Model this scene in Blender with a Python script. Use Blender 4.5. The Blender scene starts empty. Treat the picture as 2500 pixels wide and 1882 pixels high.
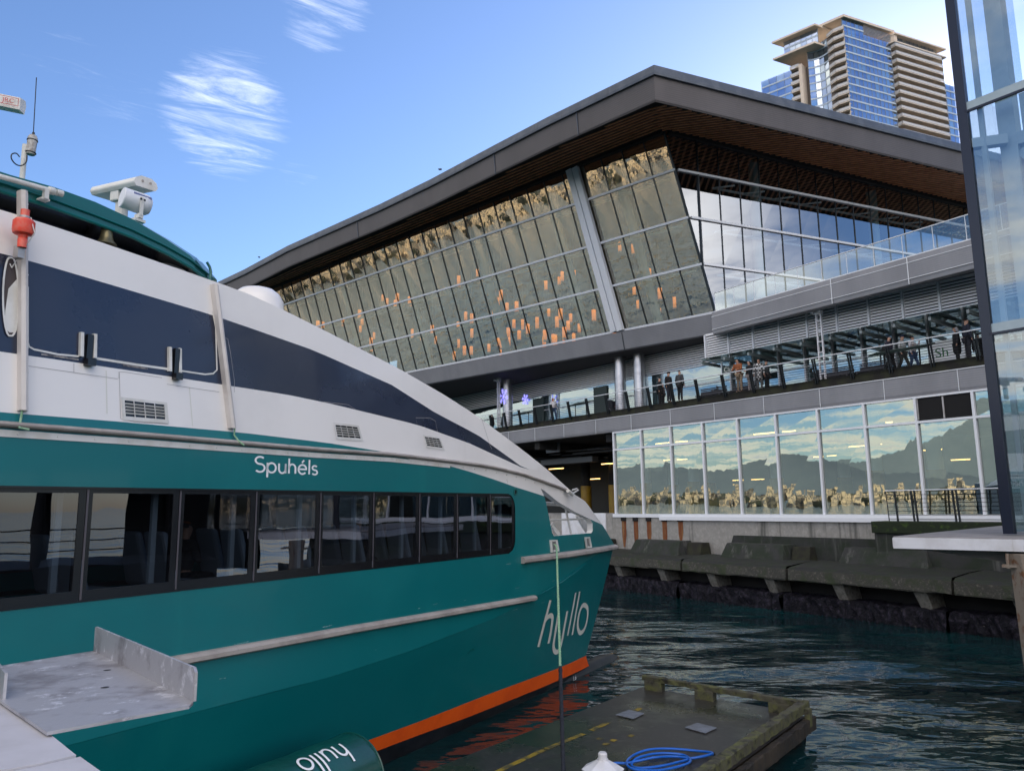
import bpy, bmesh, math, random
from math import sin, cos, pi, radians, sqrt, atan, atan2, tan
from mathutils import Vector as V, Matrix
from mathutils.geometry import tessellate_polygon
random.seed(7)
SC = bpy.context.scene
COL = SC.collection
# ---------------------------------------------------------------- camera
F, CX, CY = 1860.0, 1250.0, 941.0          # focal length / principal point measured on the 2500 px wide photograph
PITCH, ROLL, EYE = atan(294/1860), .011, 4.5
fwd = V((0, cos(PITCH), sin(PITCH))); up0 = V((0, -sin(PITCH), cos(PITCH))); rt0 = V((1, 0, 0))
rt = rt0*cos(ROLL)-up0*sin(ROLL); up = up0*cos(ROLL)+rt0*sin(ROLL)
CAM = V((0, 0, EYE))
cd = bpy.data.cameras.new('camera'); cam = bpy.data.objects.new('camera', cd); COL.objects.link(cam)
cam.matrix_world = Matrix(((rt.x, up.x, -fwd.x, 0), (rt.y, up.y, -fwd.y, 0), (rt.z, up.z, -fwd.z, EYE), (0, 0, 0, 1)))
cd.sensor_width = 36; cd.lens = F/2500*36; cd.clip_start = .05; cd.clip_end = 30000
SC.camera = cam
# ---------------------------------------------------------------- sky, sun, exposure
SUN_AZ, SUN_EL = radians(33), radians(15)   # azimuth clockwise from +Y
wd = bpy.data.worlds.new('World'); SC.world = wd; wd.use_nodes = True
nt = wd.node_tree; nt.nodes.clear()
def N(t, ty, **k):
    n = t.nodes.new(ty)
    for a, b in k.items():
        if a.startswith('i_'): n.inputs[a[2:]].default_value = b
        else: setattr(n, a, b)
    return n
def LK(t, a, b): t.links.new(a, b)
def math_(t, op, a, b=None, clamp=False):
    n = N(t, 'ShaderNodeMath', operation=op, use_clamp=clamp)
    for i, x in enumerate((a, b)):
        if x is None: continue
        if isinstance(x, (int, float)): n.inputs[i].default_value = x
        else: LK(t, x, n.inputs[i])
    return n.outputs[0]
def smooth(t, x, a, b):
    n = N(t, 'ShaderNodeMapRange', interpolation_type='SMOOTHSTEP'); LK(t, x, n.inputs['Value'])
    n.inputs['From Min'].default_value = a; n.inputs['From Max'].default_value = b; return n.outputs[0]
def mixc(t, f, a, b, bt='MIX'):
    n = N(t, 'ShaderNodeMix', data_type='RGBA', blend_type=bt)
    for s, x in (('Factor', f), ('A', a), ('B', b)):
        i = [q for q in n.inputs if q.name == s and (q.type == ('VALUE' if s == 'Factor' else 'RGBA'))][0]
        if isinstance(x, (int, float)): i.default_value = x
        elif isinstance(x, tuple): i.default_value = (*x, 1) if len(x) == 3 else x
        else: LK(t, x, i)
    return [q for q in n.outputs if q.type == 'RGBA'][0]
sky = N(nt, 'ShaderNodeTexSky', sky_type='NISHITA', sun_disc=False, sun_elevation=SUN_EL, sun_rotation=SUN_AZ,
        altitude=0, air_density=1.0, dust_density=.55, ozone_density=3.6)
tc = N(nt, 'ShaderNodeTexCoord'); dirv = tc.outputs['Generated']
sep = N(nt, 'ShaderNodeSeparateXYZ'); LK(nt, dirv, sep.inputs[0])
def pray(x, y): return (fwd+rt*((x-CX)/F)-up*((y-CY)/F))
def dotmask(px, py, a, b):
    d = pray(px, py).normalized(); n = N(nt, 'ShaderNodeVectorMath', operation='DOT_PRODUCT')
    LK(nt, dirv, n.inputs[0]); n.inputs[1].default_value = d
    return smooth(nt, n.outputs['Value'], cos(radians(b)), cos(radians(a)))
# cirrus: planar projection of the direction on a high layer, streaked
zc_ = math_(nt, 'MAXIMUM', sep.outputs['Z'], .04)
cx_ = math_(nt, 'DIVIDE', sep.outputs['X'], zc_); cy_ = math_(nt, 'DIVIDE', sep.outputs['Y'], zc_)
cmb = N(nt, 'ShaderNodeCombineXYZ'); LK(nt, cx_, cmb.inputs[0]); LK(nt, cy_, cmb.inputs[1])
def layer(rot, sc, nscale, det, rough, dist):
    mp = N(nt, 'ShaderNodeMapping'); LK(nt, cmb.outputs[0], mp.inputs['Vector'])
    mp.inputs['Rotation'].default_value = (0, 0, -rot)
    m2 = N(nt, 'ShaderNodeMapping'); LK(nt, mp.outputs[0], m2.inputs['Vector']); m2.inputs['Scale'].default_value = sc; mp = m2
    no = N(nt, 'ShaderNodeTexNoise', i_Scale=nscale, i_Detail=det, i_Roughness=rough, i_Distortion=dist); LK(nt, mp.outputs[0], no.inputs['Vector'])
    return no.outputs[0]
cir = layer(radians(31), (1.0, 4.0, 1), 3.0, 14, .72, .7)
msk = math_(nt, 'MAXIMUM', dotmask(555, 275, 1.0, 7.5), math_(nt, 'MAXIMUM', dotmask(790, -5, 1.0, 6.0), math_(nt, 'MULTIPLY', dotmask(260, 190, 1, 10), .74)))
msk = math_(nt, 'MAXIMUM', msk, math_(nt, 'MULTIPLY', dotmask(730, 425, .2, 3.0), .8))
pat = layer(radians(31), (1, 2.2, 1), 1.7, 4, .6, 1.2)
cir = math_(nt, 'ADD', math_(nt, 'MULTIPLY', cir, .72), math_(nt, 'MULTIPLY', pat, .34))
cloudA = math_(nt, 'MULTIPLY', smooth(nt, math_(nt, 'MULTIPLY', cir, msk), .43, .80), .66)
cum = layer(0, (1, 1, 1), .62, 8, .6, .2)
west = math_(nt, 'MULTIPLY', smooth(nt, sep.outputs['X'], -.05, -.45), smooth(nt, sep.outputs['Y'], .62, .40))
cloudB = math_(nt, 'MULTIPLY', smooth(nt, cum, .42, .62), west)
# an unseen cumulus bank behind the camera, added and brightened as fill light
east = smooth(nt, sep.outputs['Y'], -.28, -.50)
fill_cloud = math_(nt, 'MULTIPLY', math_(nt, 'MULTIPLY', smooth(nt, cum, .40, .60), east), .85)
skyc = mixc(nt, 1.0, sky.outputs[0], (1.02, 1.0, 1.12), 'MULTIPLY')
c1 = mixc(nt, cloudA, skyc, (7.0, 7.3, 8.2))
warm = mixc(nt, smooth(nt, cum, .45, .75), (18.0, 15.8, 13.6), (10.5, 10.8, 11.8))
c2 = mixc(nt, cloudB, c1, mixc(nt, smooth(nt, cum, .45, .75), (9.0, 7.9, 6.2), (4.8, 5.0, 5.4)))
c2 = mixc(nt, fill_cloud, c2, warm)
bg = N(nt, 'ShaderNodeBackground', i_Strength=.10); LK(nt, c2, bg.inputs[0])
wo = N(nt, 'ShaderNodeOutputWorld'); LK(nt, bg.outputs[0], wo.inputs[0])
sl = bpy.data.lights.new('sun', 'SUN'); sl.energy = 3.2; sl.angle = radians(.5); sl.color = (1, .86, .68)
so = bpy.data.objects.new('sun', sl); COL.objects.link(so)
sdir = V((sin(SUN_AZ)*cos(SUN_EL), cos(SUN_AZ)*cos(SUN_EL), sin(SUN_EL)))
so.rotation_euler = sdir.to_track_quat('Z', 'Y').to_euler()
SC.view_settings.view_transform = 'Standard'; SC.view_settings.look = 'None'
SC.view_settings.exposure = 1.3; SC.view_settings.gamma = 1
SC.render.engine = 'CYCLES'
SC.cycles.max_bounces = 10; SC.cycles.transparent_max_bounces = 24; SC.cycles.glossy_bounces = 5; SC.cycles.caustics_reflective = False; SC.cycles.caustics_refractive = False
# ---------------------------------------------------------------- rays used for measuring the place
def hitz(x, y, z): r = pray(x, y); return CAM+r*((z-EYE)/r.z)
def hitY(x, y, Y): r = pray(x, y); return CAM+r*(Y/r.y)
def hitP(x, y, P, n): r = pray(x, y); n = V(n); return CAM+r*((V(P)-CAM).dot(n)/r.dot(n))
def vpdir(x):
    lo, hi = -2000., 4000.
    for _ in range(60):
        m = (lo+hi)/2
        if pray(x, m).z > 0: lo = m
        else: hi = m
    return pray(x, lo).normalized()
# ---------------------------------------------------------------- mesh helpers
class MB:
    def __init__(s): s.v = []; s.f = []; s.m = []
    def add(s, vs, fs, m=0):
        o = len(s.v); s.v += [tuple(v) for v in vs]
        for f in fs: s.f.append([o+i for i in f]); s.m.append(m)
    def quad(s, a, b, c, d, m=0): s.add([a, b, c, d], [(0, 1, 2, 3)], m)
    def box8(s, p, m=0): s.add(p, [(0, 3, 2, 1), (4, 5, 6, 7), (0, 1, 5, 4), (1, 2, 6, 5), (2, 3, 7, 6), (3, 0, 4, 7)], m)
    def box(s, c, sx, sy, sz, ax=None, m=0):
        X, Y, Z = ax or (V((1, 0, 0)), V((0, 1, 0)), V((0, 0, 1))); c = V(c)
        s.box8([c+X*(i*sx/2)+Y*(j*sy/2)+Z*(k*sz/2) for k in (-1, 1) for i, j in ((-1, -1), (1, -1), (1, 1), (-1, 1))], m)
    def beam(s, a, b, w, h, m=0, upv=None):
        a = V(a); b = V(b); d = (b-a).normalized(); u = V(upv) if upv else (V((0, 0, 1)) if abs(d.z) < .95 else V((0, 1, 0)))
        x = d.cross(u).normalized(); y = x.cross(d).normalized()
        s.box8([p+x*(i*w/2)+y*(j*h/2) for p in (a, b) for i, j in ((-1, -1), (1, -1), (1, 1), (-1, 1))], m)
    def tube(s, pts, r, n=8, m=0, cap=True):
        pts = [V(p) for p in pts]; k = len(pts); rs = r if isinstance(r, (list, tuple)) else [r]*k
        o = len(s.v); prev = None
        for i, p in enumerate(pts):
            d = (pts[min(i+1, k-1)]-pts[max(i-1, 0)]).normalized()
            if prev is None:
                u = V((0, 0, 1)) if abs(d.z) < .9 else V((1, 0, 0)); x = d.cross(u).normalized()
            else: x = (prev-d*prev.dot(d)).normalized()
            prev = x; y = d.cross(x)
            for j in range(n):
                a = 2*pi*j/n; s.v.append(tuple(p+(x*cos(a)+y*sin(a))*rs[i]))
        for i in range(k-1):
            for j in range(n):
                s.f.append([o+i*n+j, o+i*n+(j+1) % n, o+(i+1)*n+(j+1) % n, o+(i+1)*n+j]); s.m.append(m)
        if cap:
            s.f.append([o+j for j in range(n)][::-1]); s.m.append(m); s.f.append([o+(k-1)*n+j for j in range(n)]); s.m.append(m)
    def lathe(s, prof, c, ax=V((0, 0, 1)), n=20, m=0):
        ax = V(ax).normalized(); c = V(c); u = V((0, 0, 1)) if abs(ax.z) < .9 else V((1, 0, 0)); x = ax.cross(u).normalized(); y = ax.cross(x); o = len(s.v); k = len(prof)
        for r, z in prof:
            for j in range(n): a = 2*pi*j/n; s.v.append(tuple(c+ax*z+(x*cos(a)+y*sin(a))*max(r, .0005)))
        for i in range(k-1):
            for j in range(n): s.f.append([o+i*n+j, o+i*n+(j+1) % n, o+(i+1)*n+(j+1) % n, o+(i+1)*n+j]); s.m.append(m)
        s.f.append([o+j for j in range(n)][::-1]); s.m.append(m); s.f.append([o+(k-1)*n+j for j in range(n)]); s.m.append(m)
    def poly(s, pts, vec, m=0):
        pts = [V(p) for p in pts]; vec = V(vec); k = len(pts)
        tr = tessellate_polygon([pts])
        s.add(pts, [list(t) for t in tr], m); s.add([p+vec for p in pts], [list(t)[::-1] for t in tr], m)
        for i in range(k): j = (i+1) % k; s.add([pts[i], pts[j], pts[j]+vec, pts[i]+vec], [(0, 1, 2, 3)], m)
    def grid(s, rows, m=0, mats=None):
        o = len(s.v); h = len(rows); w = len(rows[0])
        for r in rows: s.v += [tuple(p) for p in r]
        for i in range(h-1):
            for j in range(w-1):
                s.f.append([o+i*w+j, o+i*w+j+1, o+(i+1)*w+j+1, o+(i+1)*w+j]); s.m.append(mats[i] if mats else m)
    def build(s, name, mats, parent=None, smooth=False, bevel=0, merge=False, fixn=True):
        me = bpy.data.meshes.new(name); me.from_pydata(s.v, [], s.f)
        mats = mats if isinstance(mats, (list, tuple)) else [mats]
        for q in mats: me.materials.append(q)
        me.polygons.foreach_set('material_index', s.m)
        if fixn or merge:
            b = bmesh.new(); b.from_mesh(me)
            if merge: bmesh.ops.remove_doubles(b, verts=b.verts, dist=.0005)
            bmesh.ops.recalc_face_normals(b, faces=b.faces); b.to_mesh(me); b.free()
        if smooth:
            me.polygons.foreach_set('use_smooth', [True]*len(me.polygons))
            try: me.set_sharp_from_angle(angle=radians(35))
            except Exception: pass
        me.update(); o = bpy.data.objects.new(name, me); COL.objects.link(o)
        if bevel: bm_ = o.modifiers.new('bevel', 'BEVEL'); bm_.width = bevel; bm_.segments = 2; bm_.limit_method = 'ANGLE'
        if parent is not None:
            o.parent = parent
            base = Matrix.Identity(4); q = parent; chain = []
            while q is not None: chain.append(q); q = q.parent
            M = Matrix.Identity(4)
            for q in reversed(chain): M = M @ (q.matrix_parent_inverse if q.parent else Matrix.Identity(4)) @ q.matrix_basis
            o.matrix_parent_inverse = M.inverted()
        return o
def tag(o, label=None, cat=None, group=None, kind=None):
    if label: o['label'] = label
    if cat: o['category'] = cat
    if group: o['group'] = group
    if kind: o['kind'] = kind
    return o
def thing(name, loc, label, cat, group=None, rot=0):
    o = bpy.data.objects.new(name, None); COL.objects.link(o); o.location = loc; o.rotation_euler = (0, 0, rot)
    o.empty_display_size = .3
    return tag(o, label, cat, group)
def copy_tree(o, parent=None):
    c = o.copy(); COL.objects.link(c)
    if parent is not None: c.parent = parent; c.matrix_parent_inverse = o.matrix_parent_inverse.copy()
    for ch in [x for x in KIDS.get(o.name, [])]: copy_tree(ch, c)
    return c
KIDS = {}
# ---------------------------------------------------------------- materials
def mat(name, c, rough=.5, metal=0, c2=None, ns=1.0, nlo=.4, nhi=.65, bump=0, bs=None, c3=None, streak=None, spec=.5, stretch=(1, 1, 1), coat=0, det=6, nrough=.6, rvar=0, bdist=.02):
    m = bpy.data.materials.new(name); m.use_nodes = True; t = m.node_tree
    p = t.nodes['Principled BSDF']; p.inputs['Base Color'].default_value = (*c, 1)
    p.inputs['Roughness'].default_value = rough; p.inputs['Metallic'].default_value = metal; p.inputs['Specular IOR Level'].default_value = spec
    if coat: p.inputs['Coat Weight'].default_value = coat; p.inputs['Coat Roughness'].default_value = .06
    g = N(t, 'ShaderNodeNewGeometry'); mp = N(t, 'ShaderNodeMapping'); LK(t, g.outputs['Position'], mp.inputs[0]); mp.inputs['Scale'].default_value = stretch
    col = None
    if c2 or rvar:
        no = N(t, 'ShaderNodeTexNoise', i_Scale=ns, i_Detail=det, i_Roughness=nrough); LK(t, mp.outputs[0], no.inputs['Vector'])
        fac = smooth(t, no.outputs[0], nlo, nhi)
        if c2: col = mixc(t, fac, c, c2); LK(t, col, p.inputs['Base Color'])
        if rvar: LK(t, math_(t, 'ADD', math_(t, 'MULTIPLY', fac, rvar), rough, True), p.inputs['Roughness'])
    if streak:      # vertical dirt streaks: (colour, scale, lo, hi)
        sc_, s_, lo, hi = streak
        m2 = N(t, 'ShaderNodeMapping'); LK(t, g.outputs['Position'], m2.inputs[0]); m2.inputs['Scale'].default_value = (s_, s_, s_*.07)
        n2 = N(t, 'ShaderNodeTexNoise', i_Scale=1, i_Detail=5, i_Roughness=.65); LK(t, m2.outputs[0], n2.inputs['Vector'])
        col = mixc(t, smooth(t, n2.outputs[0], lo, hi), col if col else c, sc_); LK(t, col, p.inputs['Base Color'])
    if c3:          # (colour, scale, lo, hi) extra blotches
        cc, s_, lo, hi = c3
        n3 = N(t, 'ShaderNodeTexNoise', i_Scale=s_, i_Detail=8, i_Roughness=.7); LK(t, g.outputs['Position'], n3.inputs['Vector'])
        col = mixc(t, smooth(t, n3.outputs[0], lo, hi), col if col else c, cc); LK(t, col, p.inputs['Base Color'])
    if bump:
        nb_ = N(t, 'ShaderNodeTexNoise', i_Scale=bs or ns*3, i_Detail=6, i_Roughness=.6); LK(t, mp.outputs[0], nb_.inputs['Vector'])
        b = N(t, 'ShaderNodeBump', i_Strength=bump, i_Distance=bdist); LK(t, nb_.outputs[0], b.inputs['Height']); LK(t, b.outputs[0], p.inputs['Normal'])
    return m
def emis(name, c, s):
    m = bpy.data.materials.new(name); m.use_nodes = True; t = m.node_tree; p = t.nodes['Principled BSDF']
    p.inputs['Base Color'].default_value = (*c, 1); p.inputs['Emission Color'].default_value = (*c, 1); p.inputs['Emission Strength'].default_value = s; return m
def glass(name, tint, base, refl=(1, 1, 1), wob=0, ws=.4, rough=0.0, expo=2.2, wz=1.0, cell=None):
    m = bpy.data.materials.new(name); m.use_nodes = True; t = m.node_tree; t.nodes.clear()
    o = N(t, 'ShaderNodeOutputMaterial'); gl = N(t, 'ShaderNodeBsdfGlossy', i_Roughness=rough); gl.inputs['Color'].default_value = (*refl, 1)
    tr = N(t, 'ShaderNodeBsdfTransparent'); tr.inputs[0].default_value = (*tint, 1)
    lw = N(t, 'ShaderNodeLayerWeight', i_Blend=.5)
    f = math_(t, 'ADD', math_(t, 'MULTIPLY', math_(t, 'POWER', lw.outputs['Facing'], expo), 1-base), base, True)
    mx = N(t, 'ShaderNodeMixShader'); LK(t, f, mx.inputs[0]); LK(t, tr.outputs[0], mx.inputs[1]); LK(t, gl.outputs[0], mx.inputs[2]); LK(t, mx.outputs[0], o.inputs[0])
    if wob:
        g = N(t, 'ShaderNodeNewGeometry'); mp = N(t, 'ShaderNodeMapping'); LK(t, g.outputs['Position'], mp.inputs[0]); mp.inputs['Scale'].default_value = (1, 1, wz)
        no = N(t, 'ShaderNodeTexNoise', i_Scale=ws, i_Detail=2, i_Roughness=.5); LK(t, mp.outputs[0], no.inputs['Vector'])
        b = N(t, 'ShaderNodeBump', i_Strength=1, i_Distance=wob); LK(t, no.outputs[0], b.inputs['Height'])
        LK(t, b.outputs[0], gl.inputs['Normal'])
    return m
def perf(name, c, c2, sc=9.0, lines=1.0):     # folded / perforated metal cladding, fine horizontal lines
    m = bpy.data.materials.new(name); m.use_nodes = True; t = m.node_tree; p = t.nodes['Principled BSDF']
    p.inputs['Roughness'].default_value = .5; p.inputs['Metallic'].default_value = .35
    g = N(t, 'ShaderNodeNewGeometry'); s_ = N(t, 'ShaderNodeSeparateXYZ'); LK(t, g.outputs['Position'], s_.inputs[0])
    w = math_(t, 'SINE', math_(t, 'MULTIPLY', s_.outputs['Z'], 2*pi*sc))
    no = N(t, 'ShaderNodeTexNoise', i_Scale=.6, i_Detail=7, i_Roughness=.65); mp = N(t, 'ShaderNodeMapping'); mp.inputs['Scale'].default_value = (1, 1, .35)
    LK(t, g.outputs['Position'], mp.inputs[0]); LK(t, mp.outputs[0], no.inputs['Vector'])
    fac = math_(t, 'ADD', math_(t, 'MULTIPLY', smooth(t, w, .1, .95), .14*lines), math_(t, 'MULTIPLY', smooth(t, no.outputs[0], .3, .7), .45), True)
    LK(t, mixc(t, fac, c, c2), p.inputs['Base Color'])
    b = N(t, 'ShaderNodeBump', i_Strength=.08, i_Distance=.02); LK(t, w, b.inputs['Height']); LK(t, b.outputs[0], p.inputs['Normal'])
    return m
M = {}
M['teal'] = mat('teal_paint', (.001, .140, .152), .30, c2=(.001, .158, .168), ns=.35, rvar=.12, bump=.25, bs=1.1, bdist=.012, coat=.12, streak=((.006, .18, .18), 1.3, .56, .92))
M['teal2'] = mat('teal_roof_paint', (.002, .110, .100), .28, coat=.3)
M['orange'] = mat('orange_antifouling', (.95, .125, .008), .45, c2=(.85, .10, .008), ns=1.5, streak=((.6, .08, .015), 3, .6, .8))
M['black'] = mat('black_antifouling', (.008, .008, .010), .4, c2=(.02, .02, .022), ns=2)
M['white'] = mat('white_hull_paint', (.82, .79, .76), .30, c2=(.76, .73, .70), ns=.5, rvar=.1, bump=.2, bs=.9, bdist=.012, streak=((.66, .64, .60), 1.6, .58, .85), coat=.2)
M['white2'] = mat('white_fittings', (.70, .69, .66), .4, c2=(.6, .58, .53), ns=3)
M['navy'] = mat('navy_band_paint', (.012, .016, .036), .22, c2=(.016, .022, .045), ns=.7, rvar=.15, bump=.2, bs=1.0, bdist=.012, coat=.4)
M['alu'] = mat('weathered_aluminium', (.42, .40, .39), .45, metal=.6, c2=(.30, .28, .26), ns=2.5, streak=((.25, .2, .16), 3, .6, .8))
M['rubber'] = mat('pale_rubber', (.40, .36, .33), .6, c2=(.30, .265, .24), ns=2.2, c3=((.2, .17, .15), 5, .58, .75), bump=.3)
M['blackp'] = mat('black_frame_and_shade', (.006, .006, .008), .25)
M['frame'] = mat('window_joint', (.09, .08, .09), .5)
M['bglass'] = glass('cabin_glass', (.42, .46, .50), .13, refl=(.75, .78, .9), wob=.004, ws=.8)
M['text'] = mat('cream_lettering', (.72, .71, .64), .45)
M['wtext'] = mat('white_lettering', (.85, .86, .87), .45)
M['seat'] = mat('blue_grey_upholstery', (.25, .30, .36), .8)
M['cab'] = mat('dark_cabin_lining', (.07, .072, .08), .7)
M['curt'] = mat('pale_pillar', (.28, .34, .40), .6)
M['skin'] = mat('skin', (.42, .24, .17), .6)
M['steelpost'] = mat('dark_steel', (.010, .014, .018), .4)
M['conc'] = mat('grey_concrete', (.30, .29, .28), .85, c2=(.20, .195, .19), ns=1.1, nlo=.35, nhi=.7, streak=((.42, .40, .38), 1.5, .55, .8), c3=((.09, .09, .085), 2.3, .58, .78), bump=.4, bs=6)
M['wall'] = mat('stained_seawall_concrete', (.27, .26, .24), .85, c2=(.36, .345, .32), ns=4.5, nlo=.4, nhi=.7, nrough=.75, streak=((.10, .10, .09), 2.2, .52, .72), c3=((.07, .075, .05), 1.1, .6, .8), bump=.5, bs=8)
M['moss'] = mat('mossy_concrete', (.030, .031, .031), .9, c2=(.016, .024, .014), ns=1.3, nlo=.4, nhi=.62, streak=((.095, .095, .088), 2.5, .55, .75), c3=((.05, .075, .018), 3.2, .62, .75), bump=.6, bs=9)
M['pier'] = mat('pier_concrete', (.13, .125, .11), .85, c2=(.07, .065, .055), ns=7, bump=.5)
M['ltop'] = mat('dark_wet_ledge_top', (.015, .016, .016), .75, c2=(.014, .021, .010), ns=2, bump=.6, bs=18, c3=((.045, .043, .038), 9, .6, .74))
M['ledge'] = mat('wet_ledge_concrete', (.045, .044, .037), .85, c2=(.115, .108, .088), ns=11, nlo=.5, nhi=.70, c3=((.032, .042, .020), 1.4, .48, .62), bump=.8, bs=22)
M['rock'] = mat('barnacle_encrusted', (.006, .006, .010), .6, c2=(.030, .026, .040), ns=6, nlo=.48, nhi=.66, bump=1, bs=14, bdist=.08, spec=.15, c3=((.13, .12, .11), 11, .62, .72))
M['curb'] = mat('black_mossy_curb', (.010, .009, .007), .9, c2=(.022, .024, .010), ns=2, bump=.6, bs=10)
M['fascia'] = perf('perforated_grey_cladding', (.22, .22, .235), (.33, .33, .35), 11)
M['fasciaR'] = perf('dark_bronze_roof_cladding', (.078, .070, .070), (.115, .104, .104), 9)
M['cap'] = mat('zinc_roof_cap', (.070, .085, .11), .45, metal=.3, c2=(.10, .115, .14), ns=1.5, stretch=(1, 1, 1), streak=((.07, .08, .10), 1.2, .55, .7))
M['slat'] = mat('cedar_slat', (.60, .27, .135), .6, c2=(.42, .18, .085), ns=2.0, stretch=(1, 1, 1))
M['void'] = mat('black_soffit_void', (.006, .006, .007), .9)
M['mul'] = mat('dark_mullion', (.012, .02, .026), .35)
M['trans'] = mat('white_aluminium', (.74, .76, .80), .4)
M['col'] = mat('pale_green_column', (.50, .58, .56), .5)
M['scol'] = mat('stainless_column_cladding', (.45, .45, .47), .3, metal=.85, c2=(.33, .33, .35), ns=2)
M['gL'] = glass('leaning_facade_glass', (.64, .66, .58), .47, refl=(.72, .71, .61), wob=.0012, ws=2.2)
M['gR'] = glass('upper_facade_glass', (.68, .78, .80), .34, refl=(.72, .78, .84), wob=.0008, ws=.8)
M['gB'] = glass('lower_facade_glass', (.60, .70, .68), .46, refl=(.70, .78, .72), wob=.0013, ws=1.7, wz=.6, rough=.008)
M['gP'] = glass('promenade_glass', (.80, .92, .92), .34, refl=(.75, .92, .98), wob=.006, ws=.6)
M['gBal'] = glass('balustrade_glass', (.86, .92, .92), .14, refl=(.9, 1, 1))
M['gCan'] = glass('canopy_glass', (.70, .85, .82), .22)
M['gT'] = glass('tower_glass', (.80, .88, .90), .22, refl=(.80, .86, .90), wob=.001, ws=.5)
M['louv'] = mat('pale_louvre', (.85, .85, .87), .5)
M['amber'] = emis('amber_lamp', (1, .55, .16), 2.6)
M['lant'] = emis('lantern_shade', (1, .31, .05), 2.3)
t_ = M['lant'].node_tree; tc_ = N(t_, 'ShaderNodeTexCoord'); s_ = N(t_, 'ShaderNodeSeparateXYZ'); LK(t_, tc_.outputs['Generated'], s_.inputs[0])
g_ = math_(t_, 'MULTIPLY', smooth(t_, math_(t_, 'SINE', math_(t_, 'MULTIPLY', math_(t_, 'ADD', s_.outputs['X'], s_.outputs['Y']), 38)), -1.2, 1.0), math_(t_, 'ADD', math_(t_, 'MULTIPLY', s_.outputs['Z'], .75), .45))
LK(t_, math_(t_, 'MULTIPLY', g_, 1.25), t_.nodes['Principled BSDF'].inputs['Emission Strength'])
M['lant0'] = mat('unlit_lantern_shade', (.42, .36, .30), .6)
M['yellow'] = mat('yellow_column_guard', (.42, .25, .02), .5, c2=(.34, .19, .02), ns=3)
M['pix'] = emis('violet_lamp', (.30, .28, 1), .8)
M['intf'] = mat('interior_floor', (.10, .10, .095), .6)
M['intw'] = mat('interior_wall', (.055, .06, .06), .8)
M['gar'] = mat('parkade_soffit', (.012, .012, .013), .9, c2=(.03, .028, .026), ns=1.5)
M['duct'] = mat('galvanised_duct', (.16, .17, .19), .45, metal=.5)
M['blue'] = mat('pale_blue_steel', (.36, .44, .48), .45, c2=(.31, .39, .43), ns=2)
M['navyf'] = mat('navy_tower_frame', (.008, .012, .028), .3)
M['plat'] = mat('grey_platform', (.28, .27, .27), .7, c2=(.22, .21, .21), ns=2)
M['whitem'] = mat('white_painted_metal', (.72, .73, .77), .45, c2=(.62, .62, .64), ns=2, streak=((.5, .48, .44), 3, .62, .8))
M['rust'] = mat('rusty_leg', (.24, .20, .16), .7, c2=(.16, .07, .03), ns=5, nlo=.5, nhi=.65)
M['stain'] = mat('rust_stain', (.16, .045, .012), .85, streak=((.28, .15, .06), 5, .45, .65), c3=((.06, .025, .012), 9, .55, .7))
M['pont'] = mat('wet_pontoon_deck', (.036, .033, .029), .42, c2=(.024, .028, .011), ns=.55, nlo=.42, nhi=.62, rvar=-.25, c3=((.085, .080, .070), 7, .54, .72), bump=.4, bs=30, bdist=.008, streak=((.016, .016, .012), 1.4, .5, .8))
M['timber'] = mat('mossy_timber', (.070, .066, .046), .85, c2=(.10, .105, .035), ns=4.5, c3=((.018, .017, .013), 6, .48, .66), bump=.6, bs=12)
M['darkt'] = mat('dark_float_side', (.018, .015, .012), .8, c2=(.04, .03, .02), ns=2, bump=.5, bs=7)
M['yel'] = mat('worn_yellow_paint', (.30, .21, .015), .6, c2=(.07, .065, .03), ns=5, nlo=.42, nhi=.6)
M['plate'] = mat('steel_plate', (.22, .24, .28), .5, metal=.3, c2=(.17, .18, .2), ns=6)
M['hose'] = mat('blue_hose', (.006, .12, .55), .35, coat=.2)
M['ropeg'] = mat('pale_green_rope', (.22, .42, .24), .8, c2=(.36, .52, .36), ns=30)
M['ropeb'] = mat('black_rope_sleeve', (.010, .011, .016), .7, bump=.8, bs=60, c2=(.02, .024, .035), ns=20)
M['fend'] = mat('green_fender', (.003, .075, .060), .30, c2=(.004, .055, .045), ns=.9, bump=.6, bs=2.2, bdist=.03, coat=.3, c3=((.03, .14, .12), 2.0, .6, .8))
M['tray'] = mat('bare_aluminium', (.44, .44, .47), .42, metal=.45, c2=(.27, .26, .28), ns=5.5, nlo=.46, nhi=.66, c3=((.72, .72, .76), 9, .56, .68), streak=((.42, .36, .33), 4, .6, .75), bump=.15, bs=25)
M['cream'] = mat('pale_painted_cap', (.52, .51, .54), .5, c2=(.45, .44, .46), ns=3)
M['bronze'] = mat('bronze_bell', (.20, .17, .09), .4, metal=.7, c2=(.13, .12, .07), ns=8)
M['red'] = mat('orange_red_plastic', (.80, .055, .022), .4, c2=(.70, .14, .09), ns=8)
M['darkg'] = mat('dark_rubber', (.012, .012, .013), .5)
M['redt'] = mat('red_lettering', (.45, .02, .02), .5)
M['cgreen'] = mat('dark_sign_board', (.03, .05, .045), .5)
M['green'] = mat('green_lettering', (.01, .16, .03), .5)
M['bench'] = mat('dark_bench', (.05, .05, .06), .7)
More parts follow.
